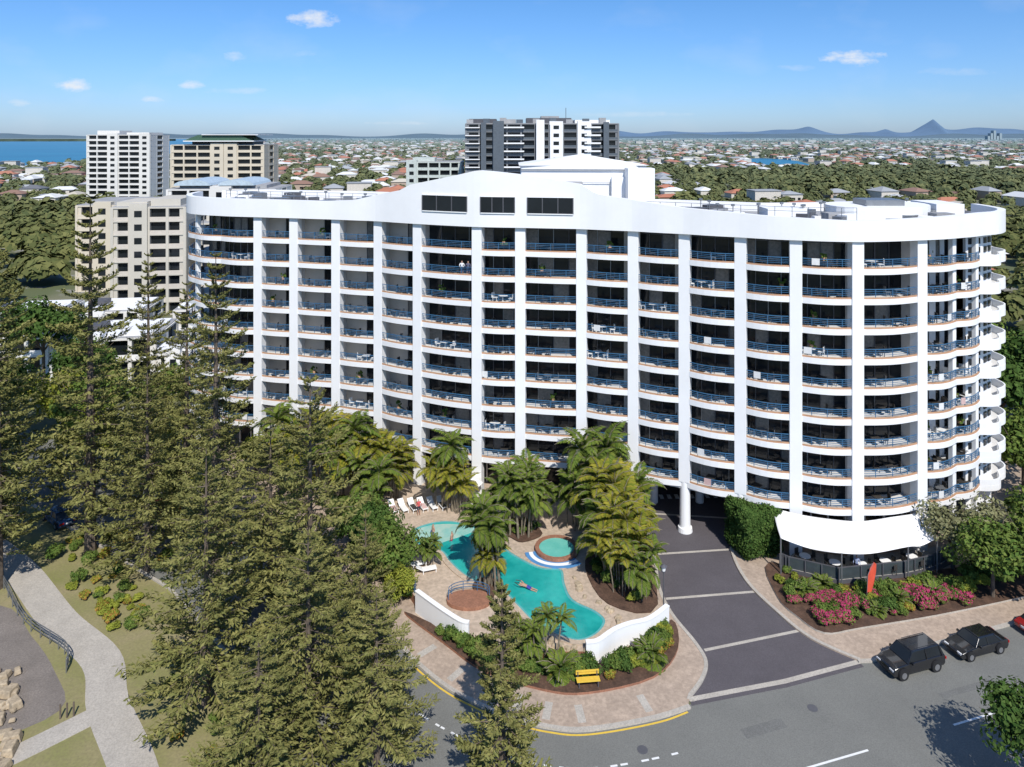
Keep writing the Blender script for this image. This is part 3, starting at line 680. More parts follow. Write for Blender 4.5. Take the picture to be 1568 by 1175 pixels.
# ------------------------------------------------------------------ vegetation
def norfolk(name,h,R,seed,sp=.85):
    rng=np.random.default_rng(seed);parts=[];wood=[]
    seg=8
    for k in range(seg):
        z0=h*k/seg;z1=h*(k+1)/seg;wood.append(tubeq((0,0,z0),(0,0,z1),.015*h*(1-z0/h)+.03,.015*h*(1-z1/h)+.03,8))
    T=[]
    for t_ in range(4):
        c=[];ax=[]
        for s_ in(-1,1):
            for k in range(15):
                t=.20+.78*k/14; base=np.array([t,0,.13*t*t-.06*math.sin(3*t)])
                ln=.28*(1-t)**.6*.8+.09; a=math.radians(58-18*t)+rng.normal()*.14
                d=np.array([math.cos(a),s_*math.sin(a),.22+rng.normal()*.16])
                for j in range(4):
                    q=(j+.7)/4; c.append(base+d*ln*q+np.array([0,0,.06*q*q+rng.normal()*.014])); ax.append(d+rng.normal(size=3)*.25)
        for k in range(8): c.append(np.array([.3+.09*k,0,.02])+rng.normal(size=3)*.015);ax.append(np.array([1,0,.2]))
        T.append((np.array(c),np.array(ax)))
    z=h*.10;q=[];
    while z<h-.3:
        f=z/h; L0=R*min(1,(1-f)**.68*1.05)*(.7+.3*min(1,f/.25)) ; nb=6 if f<.85 else 5
        a0=rng.random()*6.28
        for k in range(nb):
            if rng.random()<.13: continue
            Ln=L0*(.55+.62*rng.random())+.25; az=a0+k*2*math.pi/nb+rng.normal()*.16
            pit=(-.10+.50*f**2)+rng.normal()*.08
            c,ax=T[rng.integers(4)]
            c=c*np.array([Ln,Ln*.95,Ln])
            cp,sp_=math.cos(pit),math.sin(pit);ca,sa=math.cos(az),math.sin(az)
            Rm=np.array([[ca,-sa,0],[sa,ca,0],[0,0,1]])@np.array([[cp,0,-sp_],[0,1,0],[sp_,0,cp]])
            P=c@Rm.T+np.array([0,0,z]);A=ax@Rm.T
            nm=unit(len(P),rng)*.8+np.array([0,-.15,.8]);nm/=np.linalg.norm(nm,axis=1,keepdims=True)
            A/=np.linalg.norm(A,axis=1,keepdims=True)
            q.append(quads(P,nm,(.085+.034*Ln)*(.7+.6*rng.random(len(P))),rng,.38,A))
            e=np.array([Ln*.9,0,Ln*.03])@Rm.T+np.array([0,0,z]);wood.append(tubeq((0,0,z),e,.05,.015,3))
        z+=(.8+.4*rng.random())*sp
    return qmesh(name,[(np.concatenate(q),0),(np.concatenate(wood),1)],[L['pine'],M['bark']])
NP=[norfolk('pine_a',30,5.0,1,.98),norfolk('pine_b',22,6.0,2,.86),norfolk('pine_c',14,2.9,3,.62)]
for (i,x,y,h,w) in [(0,-26.8,65,29.5,.95),(0,-40.5,69,34,1.1),(0,-40.5,80,27,.8),(1,-15.6,55.5,21.5,.95),(0,-50.5,69,32.5,1.1),(1,-21.5,50.5,18,.9),(1,-13.2,46.5,14.5,.85),
                    (2,-.6,43.2,13.2,.95),(1,-20.5,61,16,.85),(0,-60,78,36,1.1),(1,-15,42.5,10,.75),(1,-33.5,66,19,.85),(1,-8.6,45.6,11,.68),(0,-45.5,63.5,31,1.0),(0,-33.5,74,25,.85),(1,-10.5,51.5,13,.55)]:
    bh=(30,22,14)[i];s_=h/bh;place('norfolk_pine_tree',NP[i],(x,y,0),random.random()*6,(w if i else w,w,s_))
def palm(name,h,fl,nf,seed,lm,stems=1,spread=0.6,trunk=.16,droop=1.0):
    rng=np.random.default_rng(seed);q=[];wd=[]
    for s_ in range(stems):
        a=rng.random()*6.28;bx,by=(spread*rng.random()*math.cos(a),spread*rng.random()*math.sin(a)) if stems>1 else (0,0)
        hh=h*(1 if stems==1 else .55+.45*rng.random());lean=(.12*h if stems==1 else .22*hh)*rng.random()
        tx,ty=bx+math.cos(a)*lean,by+math.sin(a)*lean
        pts=[np.array([bx+(tx-bx)*t**1.6,by+(ty-by)*t**1.6,hh*t]) for t in np.linspace(0,1,6)]
        for k in range(5): wd.append(tubeq(pts[k],pts[k+1],trunk*(1.2-.35*k/5) if stems==1 else .06,trunk*(1.2-.35*(k+1)/5) if stems==1 else .05,7))
        top=pts[-1]
        for k in range(nf):
            az=2.4*k+rng.normal()*.2;el=math.radians(rng.uniform(-5,80) if k>2 else 80);L_=fl*(.8+.4*rng.random())
            n=14;p=top.copy();e=el
            for j in range(n):
                d=np.array([math.cos(az)*math.cos(e),math.sin(az)*math.cos(e),math.sin(e)])
                side=np.array([-math.sin(az),math.cos(az),0])
                if j%3==0: wd.append(tubeq(p,p+d*L_/n*3,.025,.018,3))
                ll=L_*.26*math.sin(math.pi*min(1,(j+1.5)/(n+1))**.8)+.08
                for sd in(-1,1):
                    for hlf in(0,.5):
                        o_=p+d*L_/n*hlf;tip=o_+side*sd*ll*.85+d*ll*.45+np.array([0,0,-.25*ll+rng.normal()*.08*ll])
                        wv=d*.045*(1+.3*fl)
                        q.append(np.stack([o_-wv*.6,o_*.45+tip*.55-wv+np.array([0,0,.06*ll]),tip,o_*.45+tip*.55+wv+np.array([0,0,.06*ll])]))
                p=p+d*L_/n;e-=droop*(.09+.09*j/n)
    return qmesh(name,[(np.array(q),0),(np.concatenate(wd),1)],[lm,M['palmbark']])
PM=[palm('palm_a',7,3.0,18,11,L['palm']),palm('palm_b',6,2.4,13,12,L['palm'],trunk=.12),palm('palm_c',5,2.2,8,13,L['gold'],stems=8,spread=1.2),
    palm('palm_d',4.5,2.0,9,14,L['palm'],stems=8,spread=1.2),palm('cycad',.3,1.5,40,15,L['palm'],droop=.7),palm('palm_e',5,2.2,9,16,L['gold'],stems=7,spread=.9)]
for(i,x,y,z,s_) in [(0,-6.2,74.9,.9,.95),(2,-7,75.5,.9,1.05),(5,-5.2,74.6,.9,.9),(0,7,73,.9,1.08),(0,9.3,72.5,.9,1.12),(0,8,71,.9,.95),(3,6.6,72,.9,1.2),
   (3,.8,70.6,1,1.2),(1,-.2,70.2,1,.9),(3,1.8,71.5,1,1.2),(3,-.8,71.8,1,1.0),(1,.6,69.6,1,.85),(1,1.6,69.8,1,.78),
   (1,-2.3,61.9,1,.95),(1,-1.4,61.7,1,.85),(1,-1.9,62.6,1,1.05),(1,-2.8,62.6,1,.75),(5,-1.8,62.2,1,.75),(1,-1.1,61.9,1,.9),
   (2,8.9,69,.9,1.3),(5,10.6,67.4,.9,1.35),(2,9.6,65,.9,1.25),(5,10.9,63,.9,1.15),(2,9.4,61.9,.9,.95),(3,8.3,66.5,.9,1.2),(3,11,70.3,.9,1.3),(3,10.6,61,.9,.9),(5,8.3,63.6,.9,.9),
   (1,2.5,54.3,.3,.6),(1,3.4,54.0,.3,.55),(3,1.2,54.3,.3,.6),(1,1.7,53.6,.3,.5),(3,-7.6,65.4,.9,.5),
   (2,-15.5,77.5,.5,1.3),(5,-18.5,78,.5,1.5),(0,-16.8,78.5,.3,1.1),(2,-21,80,.3,1.5),(5,-13.5,79,.5,1.2),(0,-20,77,.3,1.0),(2,-24,79,.3,1.4),(5,-12.6,76.9,.9,1.0),(0,-26,81,.3,1.1),(3,-14.6,74.5,.5,1.2)]:
    place('palm_tree' if i in(0,1) else 'golden_cane_palm',PM[i],(x,y,z),random.random()*6,s_)
for x,y,s_ in((3.6,52.9,1.1),(4.4,53.4,.8),(10.6,54.4,1.1),(33,61.3,.7),(30.5,59.8,.6),(25.6,62.5,.8),(27.4,63.3,.7),(36.5,62,.8)): place('cycad_plant',PM[4],(x,y,.3),x,s_)
def btree(name,h,R,seed,lm,nl=5200,size=.2):
    rng=np.random.default_rng(seed);wd=[tubeq((0,0,0),(0,0,h*.45),.16,.12,8)]
    for k in range(9):
        a=k*2.4;r_=R*rng.uniform(.4,.75);wd.append(tubeq((0,0,h*(.3+.02*k)),(r_*math.cos(a),r_*math.sin(a),h*rng.uniform(.6,.85)),.08,.02,5))
    q=cloud((0,0,h*.62),(R,R,h*.42),34,nl,size,rng,.3,.9)
    return qmesh(name,[(q,0),(np.concatenate(wd),1)],[lm,M['bark']])
BT=[btree('bt_a',7,3.6,21,L['green'],5000,.17),btree('bt_b',6,3,22,L['gum'],2600,.15),btree('bt_c',6,3,23,L['lime'],3600,.16),btree('bt_d',9,4.5,24,L['dk'],6000,.2)]
for i,x,y,s_ in [(0,41.5,62,1.1),(0,45.5,61.5,1.25),(1,40.5,66,1.15),(1,44.5,66,1.2),(0,49.5,66,1.25),(3,31.4,43.6,.82),(0,-10.8,63.4,.95),(3,-12.8,66.5,.75),(0,-14.5,69.5,.9),(2,-9.5,61.2,.6),(1,-1,76.5,.5),
    (0,57,80,1.5),(3,61,90,1.7),(0,56,72,1.3),(0,66,84,1.8),(3,64,104,1.6),(0,74,112,1.8),(0,60,68,1.3),(3,72,96,1.8),
    (2,-48,82,1.6),(2,-42,86,1.3),(0,-54,92,1.6),(2,-60,96,1.5),(3,-66,88,1.6),(2,-33,74,1.0),(0,-47,98,1.4),(2,-45,104,1.5),(3,-62,104,1.3),(2,-36,78,1.1),(0,-66,112,1.4),(3,-75,115,1.8),(2,-70,100,1.5),(2,-30,84,.9),(3,-58,75,1.3),(0,-27,83,.8)]:
    place('broadleaf_tree',BT[i],(x,y,0),random.random()*6,s_)
rng=np.random.default_rng(5)
n=9000;R_=np.array([2.3,2.2,2.5]);d=unit(n,rng);dd=np.sign(d)*np.abs(d)**.55;dd/=np.max(np.abs(dd),axis=1,keepdims=True)**.6
lum=1+.07*np.sin(d[:,:1]*9)*np.cos(d[:,2:]*8)
pos=dd*R_*lum*(.88+.12*rng.random((n,1)))*.93;nm=d+unit(n,rng)*.8;nm/=np.linalg.norm(nm,axis=1,keepdims=True)
place('clipped_hedge',qmesh('hedge',[(quads(pos,nm,.13,rng,.7),0),(quads(pos*.85,nm,.3,rng,.9),0)],[L['dk']]),(23.2,69.2,2.6),.3)
def shrub(name,R,h,seed,lm,lm2=None,mix=.5,nl=900,size=.09):
    rg_=np.random.default_rng(seed);q=cloud((0,0,h*.45),(R,R,h*.55),14,nl,size,rg_,.36,.6)
    k=int(nl*(1-mix)) if lm2 else nl
    pr=[(q[:k],0)]+([(q[k:]+np.array([0,0,.05]),1)] if lm2 else [])
    return qmesh(name,pr,[lm]+([lm2] if lm2 else []))
SH=dict(g=shrub('s_g',.8,1.1,31,L['green']),d=shrub('s_d',.9,1.2,32,L['dk']),l=shrub('s_l',.7,.8,33,L['lime']),p=shrub('s_p',1.0,1.1,34,L['green'],L['pink'],.42,1300),r=shrub('s_r',.7,.8,35,L['rust'],L['lime'],.4))
def inpoly(x,y,P):
    c=False;j=len(P)-1
    for i in range(len(P)):
        if (P[i][1]>y)!=(P[j][1]>y) and x<(P[j][0]-P[i][0])*(y-P[i][1])/(P[j][1]-P[i][1])+P[i][0]: c=not c
        j=i
    return c
def fill(P,n,kinds,z,smin=.7,smax=1.3,seed=1):
    random.seed(seed);xs=[p[0] for p in P];ys=[p[1] for p in P];k=0;nm={'g':'garden_shrub','d':'dark_shrub','l':'lime_shrub','p':'bougainvillea_bush','r':'croton_shrub'}
    while k<n:
        x=random.uniform(min(xs),max(xs));y=random.uniform(min(ys),max(ys))
        if inpoly(x,y,P):
            t=random.choice(kinds(x,y) if callable(kinds) else kinds);s_=random.uniform(smin,smax)
            place(nm[t],SH[t],(x,y,z),random.random()*6,(s_,s_,s_*random.uniform(.8,1.2)));k+=1
fill([(24.5,66.3),(23.6,62.4),(25,58.4),(28.4,59),(33,60),(39.5,61.5),(40,64.3),(35,63.4),(29,62.4),(26,64.2)],120,
     lambda x,y:'pppgr' if (x<28 and y<62) or (x>33 and y<62.8) else 'ggllrdpg',.25,.6,1.15,2)
fill([(38,61.5),(48,64),(49,66.5),(40,65)],14,'gdgl',.25,.9,1.5,3)
fill([(12.6,58.2),(12.3,56),(10,53.4),(7.4,52.6),(5.4,52.7),(2.2,52.4),(-2,54.2),(-6,57.4),(-3,56),(1,53.9),(6.4,53.6),(9.6,55.4)],105,lambda x,y:'ggdlrl' if x>2 else 'gdgg',.25,.7,1.2,4)
fill([(7.8,60),(12,60),(12,74),(7.6,74),(8,68),(7.4,65)],34,'gdl',.95,.6,1.1,5)
fill([(-.8,69.9),(1.5,69.3),(3,70.6),(1,72.8),(-2.4,73.6)],12,'gdl',1.0,.5,.9,6)
fill([(-8.2,60.6),(-11,65.5),(-13.8,72),(-16.5,77),(-19,77),(-16,71),(-12,64)],36,'ggdl',.15,.9,1.6,7)
fill([(-40,64),(-36,66),(-29,60),(-31,57)],30,'lrgl',.02,.5,1.1,8)
fill([(-45,68),(-42,74),(-32,68),(-36,66)],24,'rlg',.02,.6,1.2,9)
fill([(-26,52),(-22,54),(-16,47),(-20,45)],6,'gr',.02,.5,1.0,10)
fill([(-6,79.5),(-3,78.8),(8,78),(8,76.8),(-4,77.4)],14,'gdl',.9,.5,.9,11)

# ------------------------------------------------------------------ neighbouring buildings
M['grn']=mat('green_roof_metal',(.07,.14,.09),.5)
def tower(name,x0,x1,y0,y1,zt,nf,nb,wm,solid=(),gm=None,rot=0,roofparts=(),solidmat=None):
    e=empty(name,((x0+x1)/2,y0,0),rot);w=x1-x0;dp=y1-y0;fh=zt/nf
    b=B();b.bx(-w/2+.8,w/2-.8,.9,dp-.9,0,zt-.1,1)
    for k in range(nf+1):
        z=k*fh; b.bx(-w/2,w/2,0,dp,z-.18,z+.14,0)
        if k<nf and k>0:
            b.bx(-w/2+.02,w/2-.02,.05,.15,z+.14,z+.95,2);b.bx(w/2-.15,w/2-.05,.2,dp-.2,z+.14,z+.95,2);b.bx(-w/2+.05,-w/2+.15,.2,dp-.2,z+.14,z+.95,2)
    bw=w/nb
    for i in range(nb+1): b.bx(-w/2+i*bw-.3+(.3 if i==0 else 0)-(.3 if i==nb else 0),-w/2+i*bw+.3+(.3 if i==0 else 0)-(.3 if i==nb else 0),-.03,1.5,0,zt,0)
    for i in solid:
        b.bx(-w/2+i*bw+.1,-w/2+(i+1)*bw-.1,-.5,2,0,zt+1.0,6)
        for k in range(nf): b.bx(-w/2+(i+.3)*bw,-w/2+(i+.7)*bw,-.55,-.4,k*fh+1.0,k*fh+fh-.6,1)
    nd=max(2,int(dp/6))
    for sx in(-1,1):
        for j in range(nd+1):
            y=.6+(dp-1.2)*j/nd; b.box(sx*(w/2-.7),y,zt/2,1.46,.8,zt,0,0)
        for j in range(0,nd,2): b.box(sx*(w/2-.55),.6+(dp-1.2)*(j+.5)/nd,zt/2,1.06,(dp-1.2)/nd-.7,zt,0,0)
    b.bx(-w/2+.2,w/2-.2,.2,dp-.2,zt+.14,zt+.3,3)
    for(a,b_,c_,d_,h0,h1,mm_) in roofparts: b.bx(-w/2+a*w,-w/2+b_*w,c_*dp,d_*dp,zt+h0,zt+h1,mm_)
    b.obj('structure',[wm,M['glass'],gm or wm,M['roof'],M['frame'],M['grn'],solidmat or wm],e); return e
cream=mat('cream_render',(.62,.55,.43),.8,.06,.1);offw=mat('offwhite_render',(.72,.70,.65),.8,.05,.1);greyr=mat('grey_render',(.20,.21,.22),.8,.08,.1)
gb=mat('grey_balustrade',(.12,.14,.16),.3,.1);stone=mat('tan_render',(.56,.52,.44),.8,.06,.1)
tower('white_apartment_tower',-240,-204,405,428,40.5,13,6,offw,(2,5),offw,0,[(.1,.45,.2,.8,0,2.6,0),(.6,.95,.1,.8,0,1.5,0)])
t2=tower('cream_apartment_tower',-148,-108,312,335,36.0,12,7,cream,(3,4),cream,.05,[(.2,.85,.15,.85,0,2.0,4)])
b=B();b.add([(-14,-1,38),(15,-1,38),(15,20,38),(-14,20,38),(-8,-1,40.4),(10,-1,40.4),(10,20,40.4),(-8,20,40.4)],[(0,1,5,4),(1,2,6,5),(2,3,7,6),(3,0,4,7),(4,5,6,7)]);b.obj('gable_roof',[M['grn']],t2)
b=B();b.bx(-14,16,-1.5,20,37.6,38,0);b.bx(-6,18,-2,21,40.4,40.7,0);b.obj('roof_eave',[M['white']],t2)
tower('grey_apartment_tower',-17.5,40,268,292,44.5,15,11,greyr,(6,8),gb,0,[(.02,.2,.2,.8,0,2.0,4),(.24,.33,.1,.7,0,1.8,3),(.4,.7,.3,.9,0,2.4,4),(.72,.95,.2,.8,0,1.6,6),(.5,.62,.4,.7,2.4,3.2,3)],M['white'])
b=B()
b.bx(-11.5,-9.6,265.8,268.2,0,45.0,0);b.bx(-7,-3.0,266.4,268,0,45.6,0);b.bx(9,12,266,267.3,0,46,1);b.bx(34,36,266.4,267.6,0,45.2,0)
for k in range(15):
    z=1.5+k*2.96
    b.bx(-3,4.5,266.6,267.9,z,z+.5,1);b.bx(-17.4,-12,267.2,267.9,z,z+.35,1)
    b.bx(27,33,266.8,267.9,z,z+.6,1)
b.tube((21,280,44),(21,280,51),.12,n=5,m=0)
for k in range(9): b.bx(-17+k*6.2,-14.5+k*6.2,268.5,270.5,44.6,46.2+(k%3)*.3,0 if k%2 else 2)
g=bpy.data.objects['grey_apartment_tower']
fo=b.obj('facade_fins_and_roof_terrace',[gb,M['white'],M['roof']],g,loc=(-11.25,-268,0))
tower('pale_apartment_block',-42,-20,285,300,29.5,10,5,mat('pale_green_render',(.55,.60,.56),.8),(0,),None,0,[(.1,.5,.2,.8,0,1.8,0)])
tower('tan_apartment_block',-89,-73,160,174,24.0,8,4,stone,(1,),M['beige'],.12,[(.05,.45,.1,.9,0,1.2,0),(.5,.9,.1,.9,0,1.8,0)])
tower('tan_apartment_block',-72,-58,164,180,20.0,7,3,stone,(1,),M['beige'],.1,[(.1,.6,.2,.9,0,1.5,0)])
tower('lowrise_apartment_block',-112,-94,185,200,22,7,4,cream,(1,),None,.1,[(.1,.9,.1,.9,0,1.2,3)])
e=tower('lowrise_apartment_block',-96,-66,200,218,25,8,5,offw,(2,),None,.05,[(.1,.9,.1,.9,0,1.2,3)])
for x0,x1,y0,y1,z,nf in((-74,-58,116,128,7,2),(-56,-47,112,121,6,2),(-92,-78,120,134,9,3),(-62,-50,132,146,8,2),(-84,-70,136,147,6.5,2)):
    tower('white_roofed_lowrise_building',x0,x1,y0,y1,z,nf,4,offw,(1,),M['white'],.15,[(.05,.95,.08,.92,.2,.6,6),(.2,.4,.3,.6,.6,1.5,4)],M['white'])
b=B()
for xx in(-8,4):
    for k in range(8):
        a0=math.pi*k/8;a1=math.pi*(k+1)/8
        b.add([(xx-5*math.cos(a0),0,26.2+1.6*math.sin(a0)),(xx-5*math.cos(a1),0,26.2+1.6*math.sin(a1)),(xx-5*math.cos(a1),17,26.2+1.6*math.sin(a1)),(xx-5*math.cos(a0),17,26.2+1.6*math.sin(a0))],[(0,1,2,3)])
    b.add([(xx-5*math.cos(math.pi*k/8),0,26.2+1.6*math.sin(math.pi*k/8)) for k in range(9)],[tuple(range(9))[::-1]])
b.obj('vaulted_roof',[mat('light_blue_roof',(.5,.6,.66),.4)],e)

# suburb
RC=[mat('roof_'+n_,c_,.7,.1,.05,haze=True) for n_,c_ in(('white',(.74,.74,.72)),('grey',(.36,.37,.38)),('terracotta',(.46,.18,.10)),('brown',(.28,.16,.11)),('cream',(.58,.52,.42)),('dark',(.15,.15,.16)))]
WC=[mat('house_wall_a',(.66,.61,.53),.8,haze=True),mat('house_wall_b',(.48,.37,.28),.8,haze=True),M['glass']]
hb=B();random.seed(21);tc=[]
shore=lambda y:np.interp(y,[850,936,1000,1467,3800,9000],[-900,-667,-585,-700,-1500,-3000]) if y>850 else -1e9
blocked=[(-60,60,0,112),(-252,-195,395,440),(-160,-98,300,345),(-25,48,255,300),(-50,-15,275,305),(-118,-45,145,222),(-94,-45,112,150)]
def isb(x,y,m_=6): return any(a-m_<x<b_+m_ and c_-m_<y<d_+m_ for a,b_,c_,d_ in blocked) or (y>800 and (inpoly(x,y,lake) or inpoly(x,y+30,lake)))
def house(x,y,w,d,h,rh,r,rm,wm_):
    hb.box(x,y,h/2,w,d,h,r,6+wm_)
    c_,s_=math.cos(r),math.sin(r)
    def P(a,b_,z): return (x+a*c_-b_*s_,y+a*s_+b_*c_,z)
    W_,D_=w/2+.6,d/2+.6;k=max(W_-D_,.5)
    hb.add([P(-W_,-D_,h),P(W_,-D_,h),P(W_,D_,h),P(-W_,D_,h),P(-k,0,h+rh),P(k,0,h+rh)],[(0,1,5,4),(1,2,5),(2,3,4,5),(3,0,4),(3,2,1,0)],rm)
    for t in(-.3,.05,.32): 
        q=P(t*w,-d/2-.03,h*.55);hb.box(q[0],q[1],q[2],w*.14,.1,min(h*.4,1.4),r,8)
forest=lambda x,y: (140<x<500 and 470<y<820 and math.sin(x*.02)+math.sin(y*.013)>-.9) or (x<-110 and y<400) or (x<-60 and y<150) or (60<x<150 and 118<y<150) or (math.sin(x*.011+1)+math.sin(y*.009)+math.sin((x+y)*.017)>1.55)
y=118.
while y<2100:
    st=22 if y<900 else 30
    hw=y*.82+60;x=-hw
    while x<hw:
        xx=x+random.uniform(-4,4);yy=y+random.uniform(-4,4)
        if not isb(xx,yy) and xx>shore(yy)+15:
            fo_=forest(xx,yy)
            hs=(not fo_) and random.random()<.64
            if hs:
                w=random.uniform(12,18);d=random.uniform(8.5,12);h=random.choice([3,3,3.2,5.8,6]);rm=random.choices(range(6),[.25,.19,.25,.14,.11,.06])[0]
                house(xx,yy,w,d,h,random.uniform(1.5,2.8),random.choice([.15,.15+math.pi/2])+random.uniform(-.05,.05),rm,random.choice([0,0,1]))
                if random.random()<.04: hb.box(xx+3,yy+12,5,15,10,10,.15,6);hb.box(xx+3,yy+12,10.2,15.8,10.8,.4,.15,1)
            nt_=4 if fo_ else (1 if hs else 3)
            if hs and random.random()<.5: nt_=2
            for _ in range(nt_):
                ox,oy=(random.uniform(-14,14),random.uniform(-12,12)) if not hs else (random.choice([-1,1])*random.uniform(9,13),random.uniform(3,11))
                tc.append((xx+ox,yy+oy,random.uniform(3.2,6) if fo_ else random.uniform(2.2,4.8)))
        x+=st
    y+=st*(1.0 if y<900 else 1.15)
hb.obj('distant_suburb_houses',RC+WC)
hb=B()
for k in range(1900):
    y=2100*math.exp(random.random()*1.1);x=random.uniform(-.8,.8)*y
    if x<shore(y)+30: continue
    w=random.uniform(14,30);house(x,y,w,w*.6,random.choice([5,7,10]),3,random.choice([.15,1.7]),random.choice([0,0,1,2,2,4,3]),0)
for k in range(12):
    y=random.uniform(2500,6000);x=random.uniform(.1,.75)*y;hb.box(x,y,8,random.uniform(25,60),20,random.uniform(12,22),.1,6)
for k in range(5): hb.box(4170+k*26,6300,20+(k%3)*12,20,40,40+(k%3)*24,0,6)
hb.obj('far_town_buildings',RC+WC)
rng=np.random.default_rng(99);Q=[]
tc=[t for t in tc if not isb(t[0],t[1],2)]
for(x,y,r_) in tc:
    nl=int(min(360,max(24,45000/y))) if y>200 else 360
    h_=r_*rng.uniform(.7,1.0); d=unit(nl,rng);d[:,2]=np.abs(d[:,2])*1.1-.25
    lump=1+.28*np.sin(d[:,0]*4+x)*np.cos(d[:,1]*5+y)
    pos=np.array([x,y,h_*.9+.5])+d*np.array([r_,r_,h_])*(lump*(.75+.25*rng.random(nl)))[:,None]
    nm=d+unit(nl,rng)*.5+np.array([0,-.1,.5]);nm/=np.linalg.norm(nm,axis=1,keepdims=True)
    Q.append(quads(pos,nm,r_*min(.5,.15+y*.00042)*(.7+.6*rng.random(nl)),rng,.8))
for k in range(10000):
    y=2100*math.exp(rng.random()*1.5);x=rng.uniform(-.8,.8)*y
    if x<shore(y)+20: continue
    r_=rng.uniform(6,14)*(y/2100)**.5;nl=8;d=unit(nl,rng);d[:,2]=np.abs(d[:,2])
    nm=d+np.array([0,-.3,.5]);nm/=np.linalg.norm(nm,axis=1,keepdims=True)
    Q.append(quads(np.array([x,y,2])+d*np.array([r_*1.6,r_,5.5]),nm,r_*.6,rng,.7))
place('distant_trees',qmesh('dtrees',[(np.concatenate(Q),0)],[L['far']]),(0,0,0))
def hills(name,y,x0,x1,prof,col,n=320,base=0,amp=20,seed=0):
    rg_=np.random.default_rng(seed);xs=np.linspace(x0,x1,n);ph=rg_.random(6)*6
    b=B();vs=[]
    for x in xs:
        z=base+sum(amp/(k+1)*(.5+.5*math.sin(x*(k+1)*1.7/1500+ph[k])) for k in range(5))
        for(cx,w,h) in prof: z+=h*math.exp(-abs((x-cx)/w)**1.6)
        z*=min(1,(x-x0)/1500)*min(1,(x1-x)/1500)
        vs+=[(x,y-900,0),(x,y,max(z,1)),(x,y+1500,0)]
    fs=[]
    for i in range(n-1):
        a=3*i;fs+=[(a,a+3,a+4,a+1),(a+1,a+4,a+5,a+2)]
    b.add(vs,fs);b.obj(name,[mat(name+'_mat',col,.95,.1,.001)],smooth=True)  # col holds the bluish distance haze as part of the hill colour
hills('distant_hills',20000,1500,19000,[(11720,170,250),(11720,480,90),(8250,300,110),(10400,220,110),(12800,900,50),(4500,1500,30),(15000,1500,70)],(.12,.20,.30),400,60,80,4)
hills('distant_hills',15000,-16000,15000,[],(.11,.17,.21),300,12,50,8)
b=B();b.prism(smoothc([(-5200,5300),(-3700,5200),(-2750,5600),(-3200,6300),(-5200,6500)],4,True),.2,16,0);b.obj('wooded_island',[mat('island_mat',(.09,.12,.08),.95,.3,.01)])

# ------------------------------------------------------------------ camera, light, sky
cam=bpy.data.cameras.new('camera');co=bpy.data.objects.new('camera',cam);COL.objects.link(co)
co.location=(0,0,40);co.rotation_euler=(math.pi/2,0,0);cam.sensor_width=36;cam.lens=25.255;cam.shift_y=-.2417;cam.clip_end=60000;cam.clip_start=.5
S.camera=co
EL=math.radians(48);AZ=math.radians(167)
sd=Vector((math.sin(AZ)*math.cos(EL),math.cos(AZ)*math.cos(EL),math.sin(EL)))
sl=bpy.data.lights.new('sun','SUN');sl.energy=5.0;sl.angle=math.radians(.5);sl.color=(1,.955,.89)
so=bpy.data.objects.new('sun',sl);COL.objects.link(so);so.rotation_euler=sd.to_track_quat('Z','Y').to_euler();so.location=(50,-50,100)
W=bpy.data.worlds.new('World');S.world=W;W.use_nodes=True;nt=W.node_tree;nt.nodes.clear()
out=N(nt,'ShaderNodeOutputWorld');bg=N(nt,'ShaderNodeBackground');bg.inputs[1].default_value=.105
sky=N(nt,'ShaderNodeTexSky',sky_type='NISHITA');sky.sun_disc=False;sky.sun_elevation=EL;sky.sun_rotation=AZ;sky.altitude=40;sky.air_density=1.0;sky.dust_density=.5;sky.ozone_density=2.5
tcn=N(nt,'ShaderNodeTexCoord');sep=N(nt,'ShaderNodeSeparateXYZ');nt.links.new(tcn.outputs['Generated'],sep.inputs[0])
tint=N(nt,'ShaderNodeValToRGB');el=tint.color_ramp.elements
el[0].position=0;el[0].color=(.64,.76,.96,1);el[1].position=.2;el[1].color=(.50,.76,.88,1)
q=el.new(.06);q.color=(.57,.75,.94,1)
nt.links.new(sep.outputs[2],tint.inputs[0])
skc=mixc(nt,1.0,sky.outputs[0],tint.outputs[0],'MULTIPLY')
skc=mixc(nt,1.0,skc,(1.08,1.2,1.5),'MULTIPLY')
def mth(op,a,b_=None,cl=False):
    n=N(nt,'ShaderNodeMath',operation=op);n.use_clamp=cl
    for i,v in enumerate((a,b_)):
        if v is None: continue
        if isinstance(v,(int,float)): n.inputs[i].default_value=v
        else: nt.links.new(v,n.inputs[i])
    return n.outputs[0]
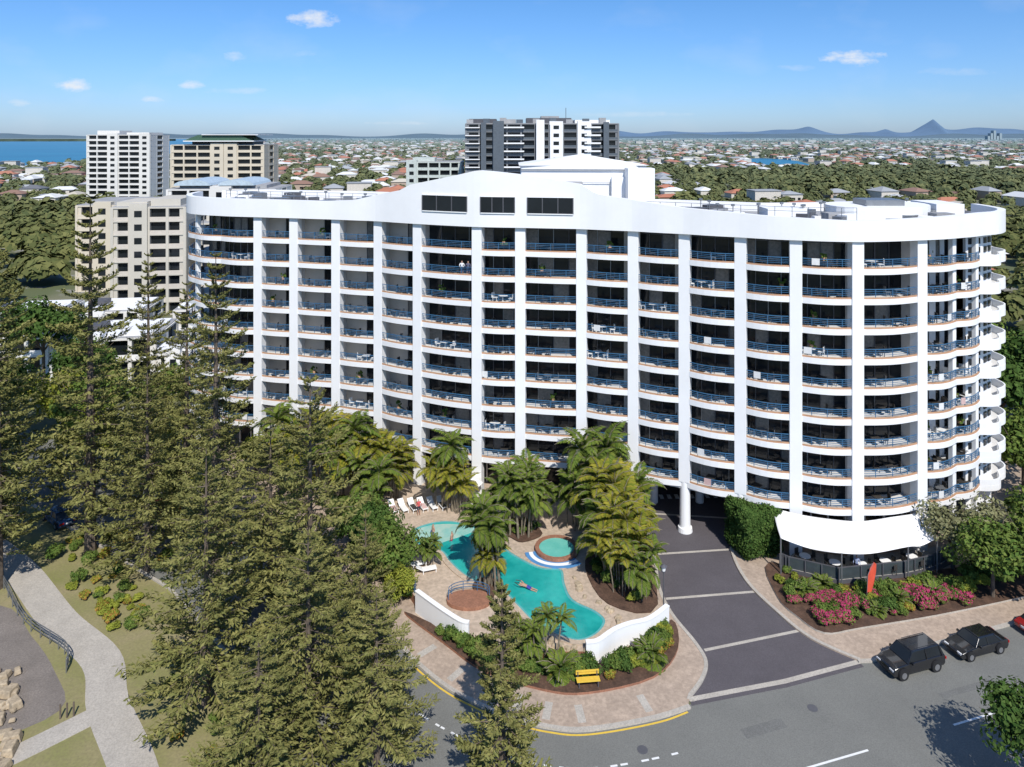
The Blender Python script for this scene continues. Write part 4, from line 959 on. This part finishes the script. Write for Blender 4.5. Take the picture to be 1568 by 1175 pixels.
yy=mth('MAXIMUM',sep.outputs[1],.05);px=mth('DIVIDE',sep.outputs[0],yy);pz=mth('DIVIDE',sep.outputs[2],yy)
cv_=N(nt,'ShaderNodeCombineXYZ');nt.links.new(px,cv_.inputs[0]);nt.links.new(mth('MULTIPLY',pz,2.0),cv_.inputs[1])
nz=N(nt,'ShaderNodeTexNoise');nz.inputs['Scale'].default_value=34;nz.inputs['Detail'].default_value=6;nz.inputs['Roughness'].default_value=.62;nt.links.new(cv_.outputs[0],nz.inputs['Vector'])
tot=None
for(cx,cz,w,h,st) in[(-.276,.163,.036,.013,1),(.474,.109,.044,.011,1),(-.613,.071,.028,.010,1),(-.445,.071,.019,.007,.8),(-.384,.111,.020,.008,.55),(-.505,.051,.018,.005,.6),(-.685,.046,.016,.006,.5),(.40,.095,.03,.005,.3),(-.30,.115,.03,.006,.2),(-.38,.063,.05,.005,.3),(.17,.03,.09,.004,.25),(-.15,.018,.05,.003,.35),(.62,.09,.06,.006,.2)]:
    a=mth('DIVIDE',mth('SUBTRACT',px,cx),w);c_=mth('DIVIDE',mth('SUBTRACT',pz,cz),h)
    r2=mth('ADD',mth('MULTIPLY',a,a),mth('MULTIPLY',c_,c_))
    v=mth('SUBTRACT',mth('ADD',1.0,mth('MULTIPLY',mth('SUBTRACT',nz.outputs[0],.5),3.8)),r2)
    v=mth('MULTIPLY',mth('MULTIPLY',v,.75,True),st)
    tot=v if tot is None else mth('MAXIMUM',tot,v)
wisp=N(nt,'ShaderNodeTexNoise');wisp.inputs['Scale'].default_value=7;wisp.inputs['Detail'].default_value=5;nt.links.new(cv_.outputs[0],wisp.inputs['Vector'])
wf=mth('MULTIPLY',mth('SUBTRACT',wisp.outputs[0],.52,True),.6);tot=mth('MAXIMUM',tot,wf)
front=mth('GREATER_THAN',sep.outputs[1],.05);tot=mth('MULTIPLY',tot,front)
fin=mixc(nt,mth('MULTIPLY',tot,.85),skc,(8.0,8.3,8.8))
nt.links.new(fin,bg.inputs[0]);nt.links.new(bg.outputs[0],out.inputs[0])
S.view_settings.view_transform='Standard';S.view_settings.look='None';S.view_settings.exposure=0
